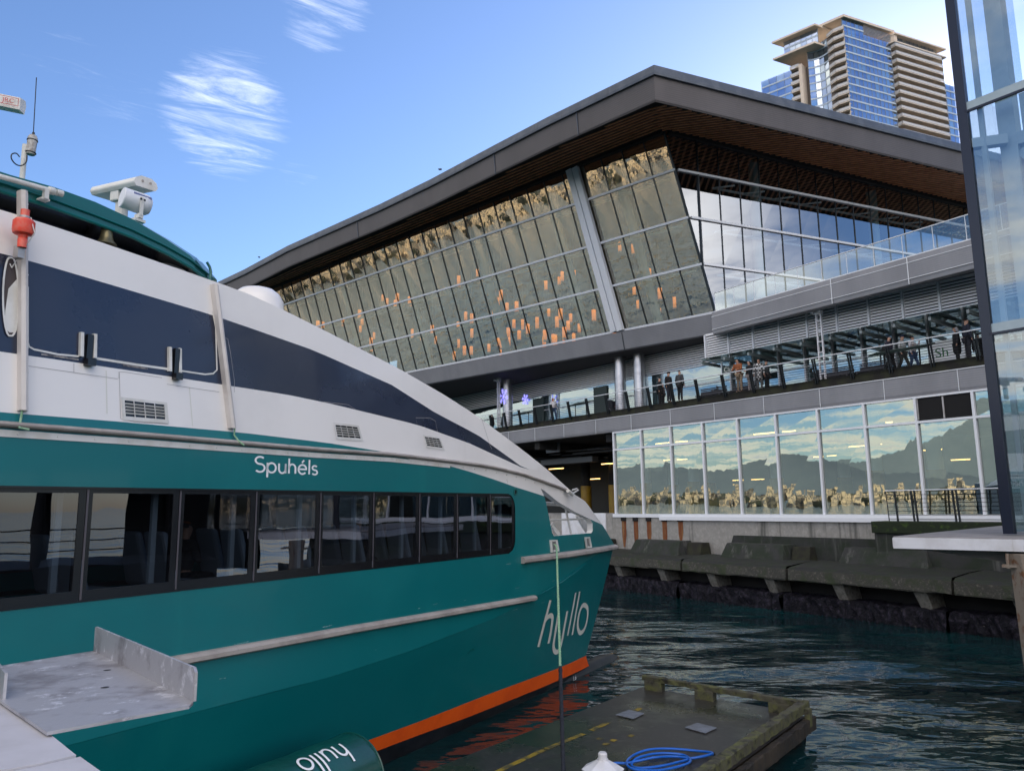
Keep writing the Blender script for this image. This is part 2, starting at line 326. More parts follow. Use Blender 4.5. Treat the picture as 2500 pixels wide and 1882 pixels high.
# ---------------------------------------------------------------- water, far shore and hills (reflected in the glass)
def water_mat():
    m = bpy.data.materials.new('harbour_water'); m.use_nodes = True; t = m.node_tree; p = t.nodes['Principled BSDF']
    p.inputs['Base Color'].default_value = (.006, .030, .036, 1); p.inputs['Roughness'].default_value = .045; p.inputs['IOR'].default_value = 1.38
    p.inputs['Specular IOR Level'].default_value = .62
    g = N(t, 'ShaderNodeNewGeometry')
    def ns(sc, det, st, ro=.5, rot=0):
        mp = N(t, 'ShaderNodeMapping'); LK(t, g.outputs['Position'], mp.inputs[0]); mp.inputs['Scale'].default_value = st; mp.inputs['Rotation'].default_value = (0, 0, rot)
        n = N(t, 'ShaderNodeTexNoise', i_Scale=sc, i_Detail=det, i_Roughness=ro, i_Distortion=.9); LK(t, mp.outputs[0], n.inputs['Vector']); return n.outputs[0]
    a = ns(.42, 2, (1, 1.7, 1), .5, .5); b = ns(1.25, 1.5, (1, 1.8, 1), .5, .2); c = ns(4.5, 1, (1, 1.4, 1))
    h = math_(t, 'ADD', math_(t, 'ADD', math_(t, 'MULTIPLY', a, .75), math_(t, 'MULTIPLY', ns(.11, 2, (1, 1.6, 1), .5, .4), 3.2)), math_(t, 'ADD', math_(t, 'MULTIPLY', b, .20), math_(t, 'MULTIPLY', c, .022)))
    # calm and ruffled patches
    q = smooth(t, ns(.09, 2, (1, 1, 1)), .35, .65)
    bn = N(t, 'ShaderNodeBump', i_Strength=1.0, i_Distance=.17); LK(t, math_(t, 'MULTIPLY', h, math_(t, 'ADD', math_(t, 'MULTIPLY', q, .5), .55)), bn.inputs['Height']); LK(t, bn.outputs[0], p.inputs['Normal'])
    LK(t, mixc(t, q, (.003, .019, .023), (.006, .036, .040)), p.inputs['Base Color'])
    return m
M['water'] = water_mat()
mb = MB(); S_ = 9000
mb.quad((-S_, -S_, 0), (S_, -S_, 0), (S_, S_, 0), (-S_, S_, 0)); tag(mb.build('water', M['water'], fixn=False), kind='structure')
M['hill'] = mat('hazed_forest_hills', (.16, .20, .22), .95, c2=(.18, .22, .235), ns=.004, c3=((.36, .38, .42), .003, .66, .74))  # pale blue haze of distance is mixed into the forest colour
def ridge(az, seed, h):
    return h*(.55+.25*sin(az*5+seed)+.14*sin(az*13.7+seed*2.1)+.04*sin(az*37+seed*3.3))
for k, (dist, h, seed) in enumerate(((5200, 560, .6), (7200, 900, 2.2))):
    mb = MB(); rows = [[], [], [], []]
    for i in range(181):
        az = radians(95+i*1.15); x, y = cos(az), sin(az)
        hh = max(40, ridge(az, seed, h))
        for j, (dd, fr) in enumerate(((-900, 0), (-500, .42), (0, 1), (900, .2))):
            r = dist+dd; rows[j].append(V((x*r, y*r, -2+hh*fr)))
    mb.grid(rows); tag(mb.build('hills', M['hill'], smooth=True), kind='structure')
M['shore'] = mat('shore_trees', (.030, .042, .022), .9, c2=(.07, .06, .03), ns=.02)
mb = MB(); rows = [[], [], []]
for i in range(181):
    az = radians(95+i*1.15); x, y = cos(az), sin(az)
    for j, (r, z) in enumerate(((2050, .6), (2070, 14+6*sin(i*2.3)), (4400, 60))): rows[j].append(V((x*r, y*r, z)))
mb.grid(rows); tag(mb.build('terrain', M['shore'], smooth=True), kind='structure')
M['city'] = mat('far_city_walls', (.80, .62, .40), .8, c2=(.20, .19, .18), ns=.16, nlo=.44, nhi=.56)
mb = MB()
for i in range(4200):
    az = radians(random.uniform(100, 262)); r = random.uniform(1990, 2600); hh = random.choice((9, 11, 14, 18, 22, 28, 44))*random.uniform(.7, 1.3)*(1.0 if 120 < math.degrees(az) < 230 else .6)
    w = random.uniform(7, 19); mb.box((r*cos(az), r*sin(az), hh/2), w, w*.8, hh, (V((cos(az), sin(az), 0)), V((-sin(az), cos(az), 0)), V((0, 0, 1))))
tag(mb.build('far_city', M['city']), 'sunlit buildings of the far shore, seen only as a reflection in the glass', 'city', kind='stuff')
# ================================================================ frames of the convention centre
UP = V((0, 0, 1))
dQ = vpdir(-170); nQ = V((-dQ.y, dQ.x, 0)); P0 = hitY(1800, 1000, 38.5); P0.z = 0
def Q(u, w, z): p = P0+dQ*u+nQ*w; return V((p.x, p.y, z))
def QU(px, py, w=0): p = hitP(px, py, Q(0, w, 0), nQ); return (p-P0).dot(dQ), p.z
AXQ = (dQ, nQ, UP)
def qbox(mb, u0, u1, w0, w1, z0, z1, m=0): mb.box(Q((u0+u1)/2, (w0+w1)/2, (z0+z1)/2), abs(u1-u0), abs(w1-w0), abs(z1-z0), AXQ, m)
d2 = vpdir(-790); d3 = vpdir(5600); n2 = V((-d2.y, d2.x, 0)); n3 = V((-d3.y, d3.x, 0))      # left / right upper facades
Cb = hitY(1747, 762, 42.0); Ct = hitP(1622, 323, Cb, n3); nl = d2.cross(Ct-Cb).normalized()
if nl.y > 0: nl = -nl              # towards the camera
if n3.y > 0: n3o = -n3
else: n3o = n3
n2o = n2 if n2.y < 0 else -n2
eL = (Ct-Cb).normalized()
def Lp(u, z, off=0):               # point on the leaning left facade: u metres to the left of the corner mullion at height z
    k = (z-Cb.z)/(Ct.z-Cb.z); return Cb+(Ct-Cb)*k+d2*u+nl*off
def Rp(u, z, off=0): p = Cb+d3*u+n3o*off; return V((p.x, p.y, z))
cc = thing('convention_centre', Q(0, -6, 3.9), 'long glass and grey metal waterfront hall with a wide flat overhanging roof', 'building')
ZS, ZT = Cb.z, Ct.z                # sill and head of the upper glazing
ZTR = [17.95, 20.62, 23.36]
# --- left facade
LU = 47.0
mb = MB(); us = [0]+[1.5+1.535*k-.05 for k in range(30)]
colU = 6.55
HL = lambda u: ZT-.35*min(u, 30)/30
zz = [ZS]+ZTR
for i in range(len(us)-1):
    a, b = us[i], us[i+1]
    for j in range(4):
        z0 = zz[j]; t0 = zz[j+1] if j < 3 else HL(a); t1 = zz[j+1] if j < 3 else HL(b)
        s_ = .008*math.sin(i*7.3+j*3.1)   # panes sit very slightly out of true, as in the photograph's broken reflections
        mb.quad(Lp(a, z0, s_), Lp(b, z0, -s_), Lp(b, t1, s_*.6), Lp(a, t0, -s_*.5))
mb.build('leaning_glass', M['gL'], cc)
for u in us[1:]:
    if abs(u-colU) < .8: continue
    mb = MB(); mb.beam(Lp(u, ZS, .03), Lp(u, HL(u), .03), .055, .05, upv=nl); mb.build('mullion', M['mul'], cc)
mb = MB(); mb.beam(Cb+nl*.05, Ct+nl*.05, .12, .12, upv=nl); mb.build('corner_mullion', M['mul'], cc)
for z in [ZS]+ZTR:
    mb = MB(); mb.beam(Lp(-.05, z, .07), Lp(LU, z, .07), .13, .09, upv=nl); mb.build('transom', M['trans'], cc)
mb = MB()
for s in (-1, 1): mb.beam(Lp(colU+s*.24, ZS, .25), Lp(colU+s*.24, ZT-.1, .25), .42, .3, upv=nl)
mb.build('white_mast_cover', M['trans'], cc, bevel=.02)
# --- right facade
RU = 46.0
HR = lambda u: ZT-.0285*u if u < 60 else 0
ru = [0]+[.75+1.51*k for k in range(31)]
mb = MB()
for i in range(len(ru)-1):
    a, b = ru[i], ru[i+1]
    for j in range(4):
        z0 = zz[j]; t0 = zz[j+1] if j < 3 else HR(a); t1 = zz[j+1] if j < 3 else HR(b)
        s_ = .003*math.sin(i*5.3+j*2.1)
        a0 = a-2.8*(z0-ZS)/(ZT-ZS) if i == 0 else a; a1 = a-2.8*(t0-ZS)/(ZT-ZS) if i == 0 else a
        mb.quad(Rp(a0, z0, 0 if i == 0 else s_), Rp(b, z0, -s_), Rp(b, t1, s_), Rp(a1, t0, 0 if i == 0 else -s_))
# the sliver between the slanted corner and the first upright
mb.build('upper_glass', M['gR'], cc)
for u in ru[1:]:
    mb = MB(); mb.beam(Rp(u, ZS-.5, .02), Rp(u, HR(u), .02), .05, .05, upv=n3o); mb.build('mullion', M['mul'], cc)
u_ = -1.6
mb = MB(); mb.beam(Rp(-.76, 17.7, .04), Rp(-.76, ZT-.05, .04), .06, .12, upv=n3o); mb.build('mullion', M['mul'], cc)
for z, e in ((ZS, 0), (ZTR[0], -.7), (ZTR[1], -1.4), (ZTR[2], -2.15)):
    mb = MB(); mb.beam(Rp(e, z, .06), Rp(RU, z, .06), .13, .10, upv=n3o); mb.build('transom', M['trans'], cc)
    if z != ZS:   # the steel outrigger rail seen behind the glass
        mb = MB(); mb.beam(Rp(1, z-.22, -.9), Rp(RU, z-.22, -.9), .1, .12)
        for k in range(20): mb.beam(Rp(1+k*2.26, z-.22, -.9), Rp(2+k*2.26, z-.22, -.1), .08, .08)
        mb.build('wind_truss', M['trans'], cc)
        mb = MB(); mb.beam(Lp(1, z-.22, -1.0), Lp(LU, z-.22, -1.0), .1, .12)
        for k in range(20): mb.beam(Lp(1+k*2.26, z-.22, -1.0), Lp(2+k*2.26, z-.22, -.1), .08, .08)
        mb.build('wind_truss', M['col'], cc)
for u in (4.6, 14.6, 24.6, 34.5):
    mb = MB(); mb.tube([Rp(u, ZS-1, -1.3), Rp(u, 25.6, -1.3)], .33, 16); mb.build('column', M['col'], cc, smooth=True)
for u in (4.4, 9.9, 17.2, 25.5, 34):
    mb = MB(); mb.tube([Lp(u, ZS, -1.3)+UP*-.3, Lp(u, 25.3, -1.3)], .30, 16); mb.build('column', M['col'], cc, smooth=True)
# --- roof: fascia, cap, soffit with cedar slats
Kc = hitz(1600, 249, 24.5)         # lower outer corner
def Lz(px, py): return hitP(px, py, Kc, n2)
LE = [(0, Kc.copy())]+[((hitz(x, y, z)-Kc).dot(d2), hitz(x, y, z)) for x, y, z in ((1323, 372, 24.95), (1000, 530, 25.05), (699, 655, 25.0), (640, 688, 24.8))]
LE.append((LE[-1][0]+25, LE[-1][1]+(LE[-1][1]-LE[-3][1])*(25/(LE[-1][0]-LE[-3][0]))))
def interp(tab, t):
    if t <= tab[0][0]: return tab[0][1]
    for (a, x), (b, y) in zip(tab, tab[1:]):
        if t <= b: return x+(y-x)*(t-a)/(b-a+1e-9)
    return tab[-1][1]
RE = Kc+d3*52
def at_u(u): # lower edge of the left eave
    
    for (a, x), (b, y) in zip(LE, LE[1:]):
        if u <= b or b == LE[-1][0]: return x.lerp(y, (u-a)/(b-a))
eu = [0, 4, 7.5, 12, 16, 19, 25, 30, 34, 38, 46, 58, 66]
mb = MB()
o2, o3 = n2o, n3o
mit = (o2+o3)/(1+o2.dot(o3))       # offset direction of the mitred corner
def eave(u, h, out):               # left eave point
    p = at_u(u); return p+(mit if u == 0 else o2)*out+UP*h
def eaveR(u, h, out): return Kc+d3*u+(mit if u == 0 else o3)*out+UP*h
# fascia leans out a little and carries a zinc cap
rows = [[eave(u, h, o) for u in reversed(eu)]+[eaveR(u, h, o) for u in (10, 20, 30, 40, 54)] for h, o in ((0, 0), (.10, .05), (1.32, .16))]
mb.grid(rows); mb.build('roof_fascia', M['fasciaR'], cc)
mb = MB(); rows = [[eave(u, h, o) for u in reversed(eu)]+[eaveR(u, h, o) for u in (10, 20, 30, 40, 54)] for h, o in ((1.30, -.1), (1.30, .30), (1.42, .32), (1.80, .30), (1.86, .1), (1.86, -1.0))]
mb.grid(rows); mb.build('roof_edge_cap', M['cap'], cc)
for u in (5.3, 12.4, 20, 28): # panel joints on the left fascia
    mb = MB(); mb.beam(eave(u, .02, .055), eave(u, 1.30, .19), .05, .04, upv=o2); mb.build('fascia_joint', M['cap'], cc)
mb = MB(); back = V((60, 110, 27.6))
mb.grid([[eave(u, 1.86, -.98)+q for u in reversed(eu)]+[eaveR(u, 1.86, -.98)+q for u in (10, 20, 30, 40, 54)] for q in (V((0, 0, 0)), V((5, 14, .1)), V((12, 40, .2)))]); mb.build('roof_deck', M['cap'], cc)
# soffit: black void above, slats below, all running along the left eave direction
OVL = abs((Kc-Ct).dot(o2)); OVR = abs((Kc-Cb).dot(o3)); print('overhang', OVL, OVR, LE)
def sofz(p):                       # underside height of the slats
    q = p-Kc; a = q.dot(o2); v = q.dot(d3)
    A = d2; B = d3; det = A.x*B.y-A.y*B.x; ua = (q.x*B.y-q.y*B.x)/det; vb = (A.x*q.y-A.y*q.x)/det
    ze = at_u(max(ua, 0)).z if (at_u(max(ua, 0))-p).dot(o2) < (Kc-p).dot(o3) else Kc.z
    dl_, dr_ = (at_u(max(ua, 0))-p).dot(o2), (Kc-p).dot(o3); OL = (at_u(max(ua, 0))-Ct).dot(o2)
    if dl_ < dr_: f = min(1, max(0, dl_)/OL); zh = HL(max(0, (p-Ct).dot(d2)))
    else: f = min(1, max(0, dr_)/OVR); zh = HR(max(0, (p-Cb).dot(d3)))
    return ze+(zh-ze)*f-.02+.1*f
mb = MB(); mv = MB()
def band(v0, v1, ua0, ua1, mbx, hz, th, jog=0):
    n = max(2, int((ua1-ua0)/.8)+1); lo = [[], []]; hi = [[], []]
    for i in range(n):
        ua = ua0+(ua1-ua0)*i/(n-1)
        for k, v in enumerate((v0, v1)):
            p = Kc+d2*ua+d3*v; z = sofz(p)+hz; lo[k].append(V((p.x, p.y, z))); hi[k].append(V((p.x, p.y, z+th)))
    mbx.grid([lo[0], lo[1]]); mbx.grid([lo[0], hi[0]]); mbx.grid([lo[1], hi[1]])
    mbx.add([lo[0][0], lo[1][0], hi[1][0], hi[0][0]], [(0, 1, 2, 3)])
SP = .47; k = 0; v = .35
gsx = (d3.dot(n2o))                # used to find where a slat meets the glass
while v < 50:
    # the slat starts at the right eave (ua = .25) and runs until it is inside the left glass line or off the far end
    pj = .25 if k % 2 else .12
    q0 = Kc+d3*v
    # distance (along d2) at which we are over the interior: stop at the right glass plane unless still outside the left one
    inside_left = (q0-Lp(0, ZT)).dot(n2o) < .0
    if inside_left: ue = (q0-Rp(0, 0)).dot(n3o)/(-(d2.dot(n3o)))+4.0
    else: ue = 62
    a = pj
    while a < ue:                  # boards come in lengths
        L_ = random.uniform(7, 11); e_ = min(a+L_, ue); ok = [x for x in [a+(e_-a)*j/20 for j in range(21)] if (at_u(x)-(q0+d2*x)).dot(o2) > .25]
        if len(ok) > 2: band(v, v+.14, ok[0], ok[-1], mb, 0, .065)
        a = e_+.03
    v += SP; k += 1
mb.build('soffit_slats', M['slat'], cc)
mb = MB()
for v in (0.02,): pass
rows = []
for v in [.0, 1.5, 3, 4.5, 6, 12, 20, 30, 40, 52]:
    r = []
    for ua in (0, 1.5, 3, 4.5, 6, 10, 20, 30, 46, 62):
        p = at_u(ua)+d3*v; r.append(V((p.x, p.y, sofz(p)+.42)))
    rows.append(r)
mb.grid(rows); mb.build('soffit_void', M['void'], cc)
mb = MB(); mb.beam(Rp(-2.7, ZT+.05, .1), Rp(48, HR(48)+.05, .1), .3, .35); mb.beam(Lp(0, ZT+.1, .1), Lp(46, HL(46)+.1, .1), .3, .4); mb.build('head_channel', M['void'], cc)
# --- interior of the upper hall
mb = MB()
flo = [Lp(46, ZS-.15, -.2), Lp(0, ZS-.15, -.2), Rp(46, ZS-.15, -.2)]
mb.poly([flo[0], flo[1], flo[2], flo[2]+V((-12, 34, 0)), flo[0]+V((10, 24, 0))], (0, 0, -.3)); mb.build('hall_floor', M['intf'], cc)
mb = MB(); A_ = Lp(46, 14, -14); B_ = Lp(4, 14, -16)-nl*0; C_ = Rp(40, 14, -16)
A_.z = B_.z = C_.z = 3
mb.poly([A_, B_, B_+V((0, 0, 24)), A_+V((0, 0, 24))], -nQ*.5); mb.poly([B_, C_, C_+V((0, 0, 24)), B_+V((0, 0, 24))], -nQ*.5); mb.build('core_wall', M['intw'], cc)
# --- band under the left glazing and its soffit
mb = MB()
def Bm(u, z, o): p = Cb+d2*u+n2o*o; return V((p.x, p.y, z))
rows = [[Bm(u, z, o) for u in (0, 12, 24, 36, LU)] for z, o in ((13.92, -.05), (14.0, .05), (14.98, .28), (15.05, .30), (15.05, 0))]
mb.grid(rows); mb.build('beam_fascia', M['fascia'], cc)
mb = MB(); mb.beam(Bm(6.2, 13.98, .07), Bm(6.2, 15.0, .31), .03, .03, upv=n2o); mb.build('fascia_joint', M['mul'], cc)
mb = MB(); pA = Bm(0, 13.93, 0); pB = Bm(LU, 13.93, 0)
mb.poly([pA, pB, Q(34, -3.9, 13.93), Q(1.4, -3.9, 13.93)], (0, 0, .12)); mb.build('beam_soffit', mat('dark_soffit_panels', (.055, .055, .06), .7), cc)
# --- balcony band on the right
def wB(u): return -.40-.068*(u-1.0)
bu = [1.6, -4, -9, -14, -22]
mb = MB(); rows = [[Q(u, wB(u)+o, z+.0*u) for u in bu] for z, o in ((13.8, -.5), (13.47, -.30), (13.5, 0), (13.72, .02), (13.74, .04), (14.42, .06), (14.44, .02), (14.68, .0), (14.68, -.5))]
mb.grid(rows); mb.quad(Q(1.6, wB(1.6), 13.5), Q(1.6, wB(1.6), 14.68), Cb-UP*.1, V((Cb.x, Cb.y, 13.93))); mb.build('balcony_fascia', M['fascia'], cc)
mb = MB()
for u in (-5.6, -9.2, -13.5): mb.beam(Q(u, wB(u)+.06, 13.5), Q(u, wB(u)+.06, 14.66), .03, .03, upv=nQ)
for z in (13.73, 14.43): mb.beam(Q(1.6, wB(1.6)+.065, z), Q(-22, wB(-22)+.065, z), .02, .025)
mb.build('fascia_joint', M['trans'], cc)
mb = MB(); mb.poly([Q(1.6, wB(1.6)-.1, 13.86), Q(-22, wB(-22)-.1, 13.86), Q(-22, -14, 13.86), Q(1.6, -3.9, 13.86)], (0, 0, .05)); mb.build('balcony_soffit', mat('grey_soffit', (.12, .12, .13), .7), cc)
mb = MB(); mb.poly([Q(1.6, wB(1.6)-.1, 14.6), Q(-22, wB(-22)-.1, 14.6), Rp(40, 14.6, .0), Cb+V((0, 0, 14.6-Cb.z))], (0, 0, .05)); mb.build('balcony_deck', M['plat'], cc)
bal = thing('balcony_railing', Q(-8, 0, 14.68), 'frameless glass balustrade with a slim metal handrail along the upper balcony', 'railing')
mb = MB(); u = 1.4; us_ = []
while u > -22: us_.append(u); u -= 1.3
for a, b in zip(us_, us_[1:]): mb.quad(Q(a-.01, wB(a)-.06, 14.70), Q(b+.01, wB(b)-.06, 14.70), Q(b+.01, wB(b)-.06, 15.72), Q(a-.01, wB(a)-.06, 15.72))
mb.build('glass_panels', M['gBal'], bal)
mb = MB(); mb.beam(Q(1.45, wB(1.45)-.06, 15.74), Q(-22, wB(-22)-.06, 15.74), .06, .035); mb.beam(Q(1.45, wB(1.45)-.06, 14.71), Q(-22, wB(-22)-.06, 14.71), .05, .05); mb.build('handrail', M['trans'], bal)
mb = MB()
for a in us_: mb.beam(Q(a, wB(a)-.06, 14.70), Q(a, wB(a)-.06, 15.72), .018, .03)
mb.build('glass_joint', M['trans'], bal)
# --- promenade level: deck, fascia, wall with louvres, canopy
mb = MB(); qbox(mb, 34, -22, -.37, -5.2, 9.85, 10.1); mb.build('promenade_slab', M['plat'], cc)
mb = MB(); rows = [[Q(u, w, z) for u in (34, 12, -12, -22)] for z, w in ((8.80, -.3), (8.82, 0), (8.95, .03), (9.62, .05), (9.70, .06), (9.72, -.1))]
mb.grid(rows); mb.build('promenade_fascia', M['fascia'], cc)
mb = MB()
for u in range(-20, 34, 3): mb.beam(Q(u+.4, .055, 8.84), Q(u+.4, .055, 9.68), .02, .02, upv=nQ)
mb.beam(Q(34, .06, 9.70), Q(-22, .06, 9.70), .03, .03); mb.build('fascia_joint', M['trans'], cc)
mb = MB(); rows = []
for z, w in ((9.72, -.16), (9.76, -.05), (10.05, -.06), (10.14, -.1), (10.16, -.35), (10.1, -.36)):
    rows.append([Q(34-.8*i, w+random.uniform(-.006, .006), z+random.uniform(-.008, .008)) for i in range(95)])
mb.grid(rows); mb.build('promenade_curb', M['curb'], cc)
WL = -3.6
def louvre(u0, u1, z0, z1, w, hz=.165, name='louvre'):
    mb = MB(); z = z0
    while z < z1-.05: mb.beam(Q(u0, w+.08, z+.06), Q(u1, w+.08, z+.06), .03, .082); z += hz
    return mb
mb = louvre(34, 3.0, 12.72, 13.9, WL, .135); mb.build('louvre_blades', M['louv'], cc)
mb = louvre(2.9, -22, 12.46, 13.72, -1.45, .135); qbox(mb, 2.9, -22, -1.5, -1.38, 13.72, 13.84); mb.build('louvre_blades', M['louv'], cc)
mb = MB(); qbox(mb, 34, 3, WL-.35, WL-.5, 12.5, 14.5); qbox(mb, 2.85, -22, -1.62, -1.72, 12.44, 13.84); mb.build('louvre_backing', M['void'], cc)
pos = [QU(x, 830, WL)[0] for x in (1840, 1900, 1964, 2033, 2105, 2185, 2267, 2360)]
du = (pos[-1]-pos[0])/7
for k in range(-14, 24):
    u = pos[0]+du*k*1.0 if k >= 0 else pos[0]-1.55*k
    if u > 33 or u < -21.5: continue
    mb = MB(); qbox(mb, u-.045, u+.045, WL+.02, WL+.20, 10.2, 14.1)
    if u < 3: qbox(mb, u-.045, u+.045, -1.42, -1.27, 12.44, 13.78); mb.build('wall_mullion', M['trans'], cc)
mb = MB()
for a in range(-22, 33, 2): mb.quad(Q(a, WL, 10.15), Q(a+2, WL, 10.15), Q(a+2, WL, 12.72), Q(a, WL, 12.72))
mb.build('promenade_glazing', M['gP'], cc)
mb = MB(); qbox(mb, 34, 3, WL+.01, WL+.09, 12.6, 12.68); qbox(mb, 3, -22, WL+.01, WL+.09, 12.75, 12.83); qbox(mb, 34, -22, WL+.01, WL+.07, 11.5, 11.54); qbox(mb, 34, -22, WL, WL+.1, 10.1, 10.3); mb.build('wall_transom', M['trans'], cc)
mb = MB(); qbox(mb, 34, -22, WL-5, WL-5.2, 10, 14); qbox(mb, 34, -22, WL-5, WL-.5, 13.2, 13.3); mb.build('shop_interior', mat('pale_shop_interior', (.40, .46, .46), .8), cc)
for px in (1145, 1330, 1485): # dark doorways
    u = QU(px, 1000, WL)[0]; mb = MB(); qbox(mb, u, u+1.3, WL+.03, WL+.1, 10.2, 12.5); mb.build('door', M['cgreen'], cc)
for u, w in ((10.75, -2.55), (9.25, -2.75), (21.8, -1.7)):
    mb = MB(); mb.tube([Q(u, w, 10.1), Q(u, w, 13.95)], .37, 20); mb.build('column', M['scol'], cc, smooth=True)
# canopy
M['brk'] = mat('grey_green_steel', (.30, .34, .34), .5)
mb = MB(); mb.quad(Q(3.1, WL+.1, 12.36), Q(-22, WL+.1, 12.36), Q(-22, -.9, 12.40), Q(3.1, -.9, 12.40)); mb.build('canopy_glass', M['gCan'], cc, fixn=False)
for k in range(16):
    u = 3.0-1.53*k; mb = MB(); mb.beam(Q(u, WL+.1, 12.18), Q(u, -1.1, 12.22), .11, .15); mb.build('canopy_bracket', M['brk'], cc)
# benches, planters seen through the rail
for a, b in ((4.2, 2.4), (2.0, .5), (-3.0, -5.0), (-5.3, -7.0)):
    bt = thing('bench', Q((a+b)/2, -2.2, 10.1), 'dark slatted bench on the promenade behind the railing, %s' % {4.2: 'nearest the lone pair of steel columns', 2.0: 'under the green club sign', -3.0: 'left of the tall white light mast', -5.3: 'right of the tall white light mast'}[a], 'bench', 'benches on the promenade')
    mb = MB(); qbox(mb, a, b, -2.4, -1.9, 10.5, 10.58); mb.build('seat', M['bench'], bt)
    mb = MB()
    for k in range(5): qbox(mb, a, b, -2.45, -2.41, 10.58+k*.09, 10.64+k*.09)
    mb.build('backrest', M['bench'], bt)
    for c in (a-.1, b+.1): mb = MB(); qbox(mb, c-.03, c+.03, -2.4, -1.9, 10.1, 10.5); mb.build('leg', M['bench'], bt)
# --- promenade railing
pr = thing('promenade_railing', Q(0, -.1, 10.16), 'black cable railing with outward leaning flat posts and a pale top rail along the promenade', 'railing')
u = 32.25+.18
u0 = -11.41; posts = [u0+1.728*k for k in range(-6, 25)]
for u in posts:
    mb = MB()
    for s in (-.055, .055): mb.beam(Q(u+s+.0, -.02, 9.95), Q(u+s-.0, .22, 11.08), .035, .11, upv=nQ)
    mb.build('post', M['steelpost'], pr)
mb = MB()
for k in range(9):
    f = (k+.6)/9.6; mb.tube([Q(33, -.02+.24*f*1.0, 10.02+1.04*f), Q(-22, -.02+.24*f, 10.02+1.04*f)], .012, 4, cap=False)
mb.build('cables', M['steelpost'], pr)
mb = MB(); mb.beam(Q(33, .23, 11.12), Q(-22, .23, 11.12), .09, .035); mb.build('top_rail', M['trans'], pr)
pn = [(QU(x, y, -.1)[0]) for x, y in ((1275, 1000), (1413, 975))]+[QU(2195, 850, -.1)[0], QU(2235, 850, -.1)[0]]
for k, u in enumerate(pn[:3]):
    L_ = .85 if k < 2 else 1.25
    t_ = thing('information_panel', Q(u, -.3, 11.0), ['tilted dark information panel on the railing nearest the left end', 'tilted dark information panel on the railing just right of the walking woman', 'long dark information panel on the railing in front of the group by the glass tower'][k], 'panel', 'information panels on the railing')
    mb = MB(); mb.box8([Q(u+L_, .1, 10.78), Q(u-L_, .1, 10.78), Q(u-L_, .12, 10.83), Q(u+L_, .12, 10.83), Q(u+L_, -.65, 11.02), Q(u-L_, -.65, 11.02), Q(u-L_, -.63, 11.07), Q(u+L_, -.63, 11.07)]); mb.build('board', M['cgreen'], t_)
    for s in (-1, 1): mb = MB(); mb.beam(Q(u+s*L_*.6, -.25, 10.16), Q(u+s*L_*.6, -.25, 10.9), .05, .05); mb.build('leg', M['steelpost'], t_)
# --- lower parkade level
UL = QU(1500, 1153)[0]; ML = [8.87-2.215*k for k in range(15)]
SL, TR, GT = 3.95, 7.73, 8.72
pk = cc
mb = MB(); k = 0
for a, b in zip(ML, ML[1:]):
    for z0, z1 in ((SL, TR), (TR, GT)):
        k += 1; s_ = .0055*math.sin(k*2.7)
        if z0 == TR and abs(a-ML[8]) < .01: continue
        mb.quad(Q(a, s_, z0), Q(b, -s_, z0), Q(b, s_*.5, z1), Q(a, -s_, z1))
mb.build('parkade_glass', M['gB'], cc)
for u in ML: mb = MB(); qbox(mb, u-.05, u+.05, -.05, .12, SL, GT+.05); mb.build('parkade_mullion', M['trans'], cc)
mb = MB(); qbox(mb, ML[0]+.05, ML[-1], -.03, .11, TR-.05, TR+.05); qbox(mb, ML[0]+.05, ML[-1], -.03, .11, GT, GT+.08); mb.build('parkade_transom', M['trans'], cc)
mb = MB(); qbox(mb, ML[0]+.07, ML[-1], -.05, .28, SL-.16, SL+.03); qbox(mb, ML[1]-1.4, ML[-1], .1, .36, SL-.3, SL-.1); mb.build('parkade_sill', M['trans'], cc)
mb = MB(); qbox(mb, ML[8]-.08, ML[9]+.08, .0, .06, TR+.07, GT-.03); mb.build('vent_panel', M['void'], cc)
mb = MB(); qbox(mb, (ML[8]+ML[9])/2-.03, (ML[8]+ML[9])/2+.03, .05, .1, TR+.07, GT-.03); mb.beam(Q(ML[8]-.1, .08, TR+.1), Q(ML[8]-.1, .08, GT-.03), .04, .04, upv=nQ); mb.build('vent_frame', M['alu'], cc)
mb = MB(); qbox(mb, -22.02, -22.4, .1, -22, -.5, 13.84); mb.build('end_wall', M['conc'], cc)
# interior of the parkade
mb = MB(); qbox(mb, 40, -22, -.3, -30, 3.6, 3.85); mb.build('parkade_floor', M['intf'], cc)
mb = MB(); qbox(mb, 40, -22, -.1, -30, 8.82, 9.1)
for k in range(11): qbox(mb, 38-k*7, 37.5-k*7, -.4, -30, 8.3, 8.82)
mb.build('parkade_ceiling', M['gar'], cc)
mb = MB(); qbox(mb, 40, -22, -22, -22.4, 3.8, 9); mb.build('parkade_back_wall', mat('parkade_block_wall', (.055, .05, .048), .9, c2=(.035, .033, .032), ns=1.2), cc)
mb = MB()
for k in range(60): # services hung under the slab
    u = random.uniform(9, 36); w = random.uniform(-2, -18); z = random.uniform(8.1, 8.7)
    mb.tube([Q(u, w, z), Q(u-random.uniform(3, 9), w, z)], random.choice((.03, .05, .08)), 6) if k % 3 else mb.tube([Q(u, w, z), Q(u, w-6, z)], .04, 6)
mb.build('service_pipes', M['duct'], cc)
mb = MB(); qbox(mb, QU(1320, 1130, -5)[0], QU(1446, 1130, -5)[0], -5, -5.6, QU(1400, 1130, -5)[1], QU(1400, 1117, -5)[1]+.0); mb.build('air_duct', M['duct'], cc)
mb = MB(); a = QU(1333, 1090, -2); b = QU(1366, 1103, -2); qbox(mb, a[0], b[0], -2, -2.1, b[1], QU(1333, 1080, -2)[1]); mb.build('floodlight', M['duct'], cc)
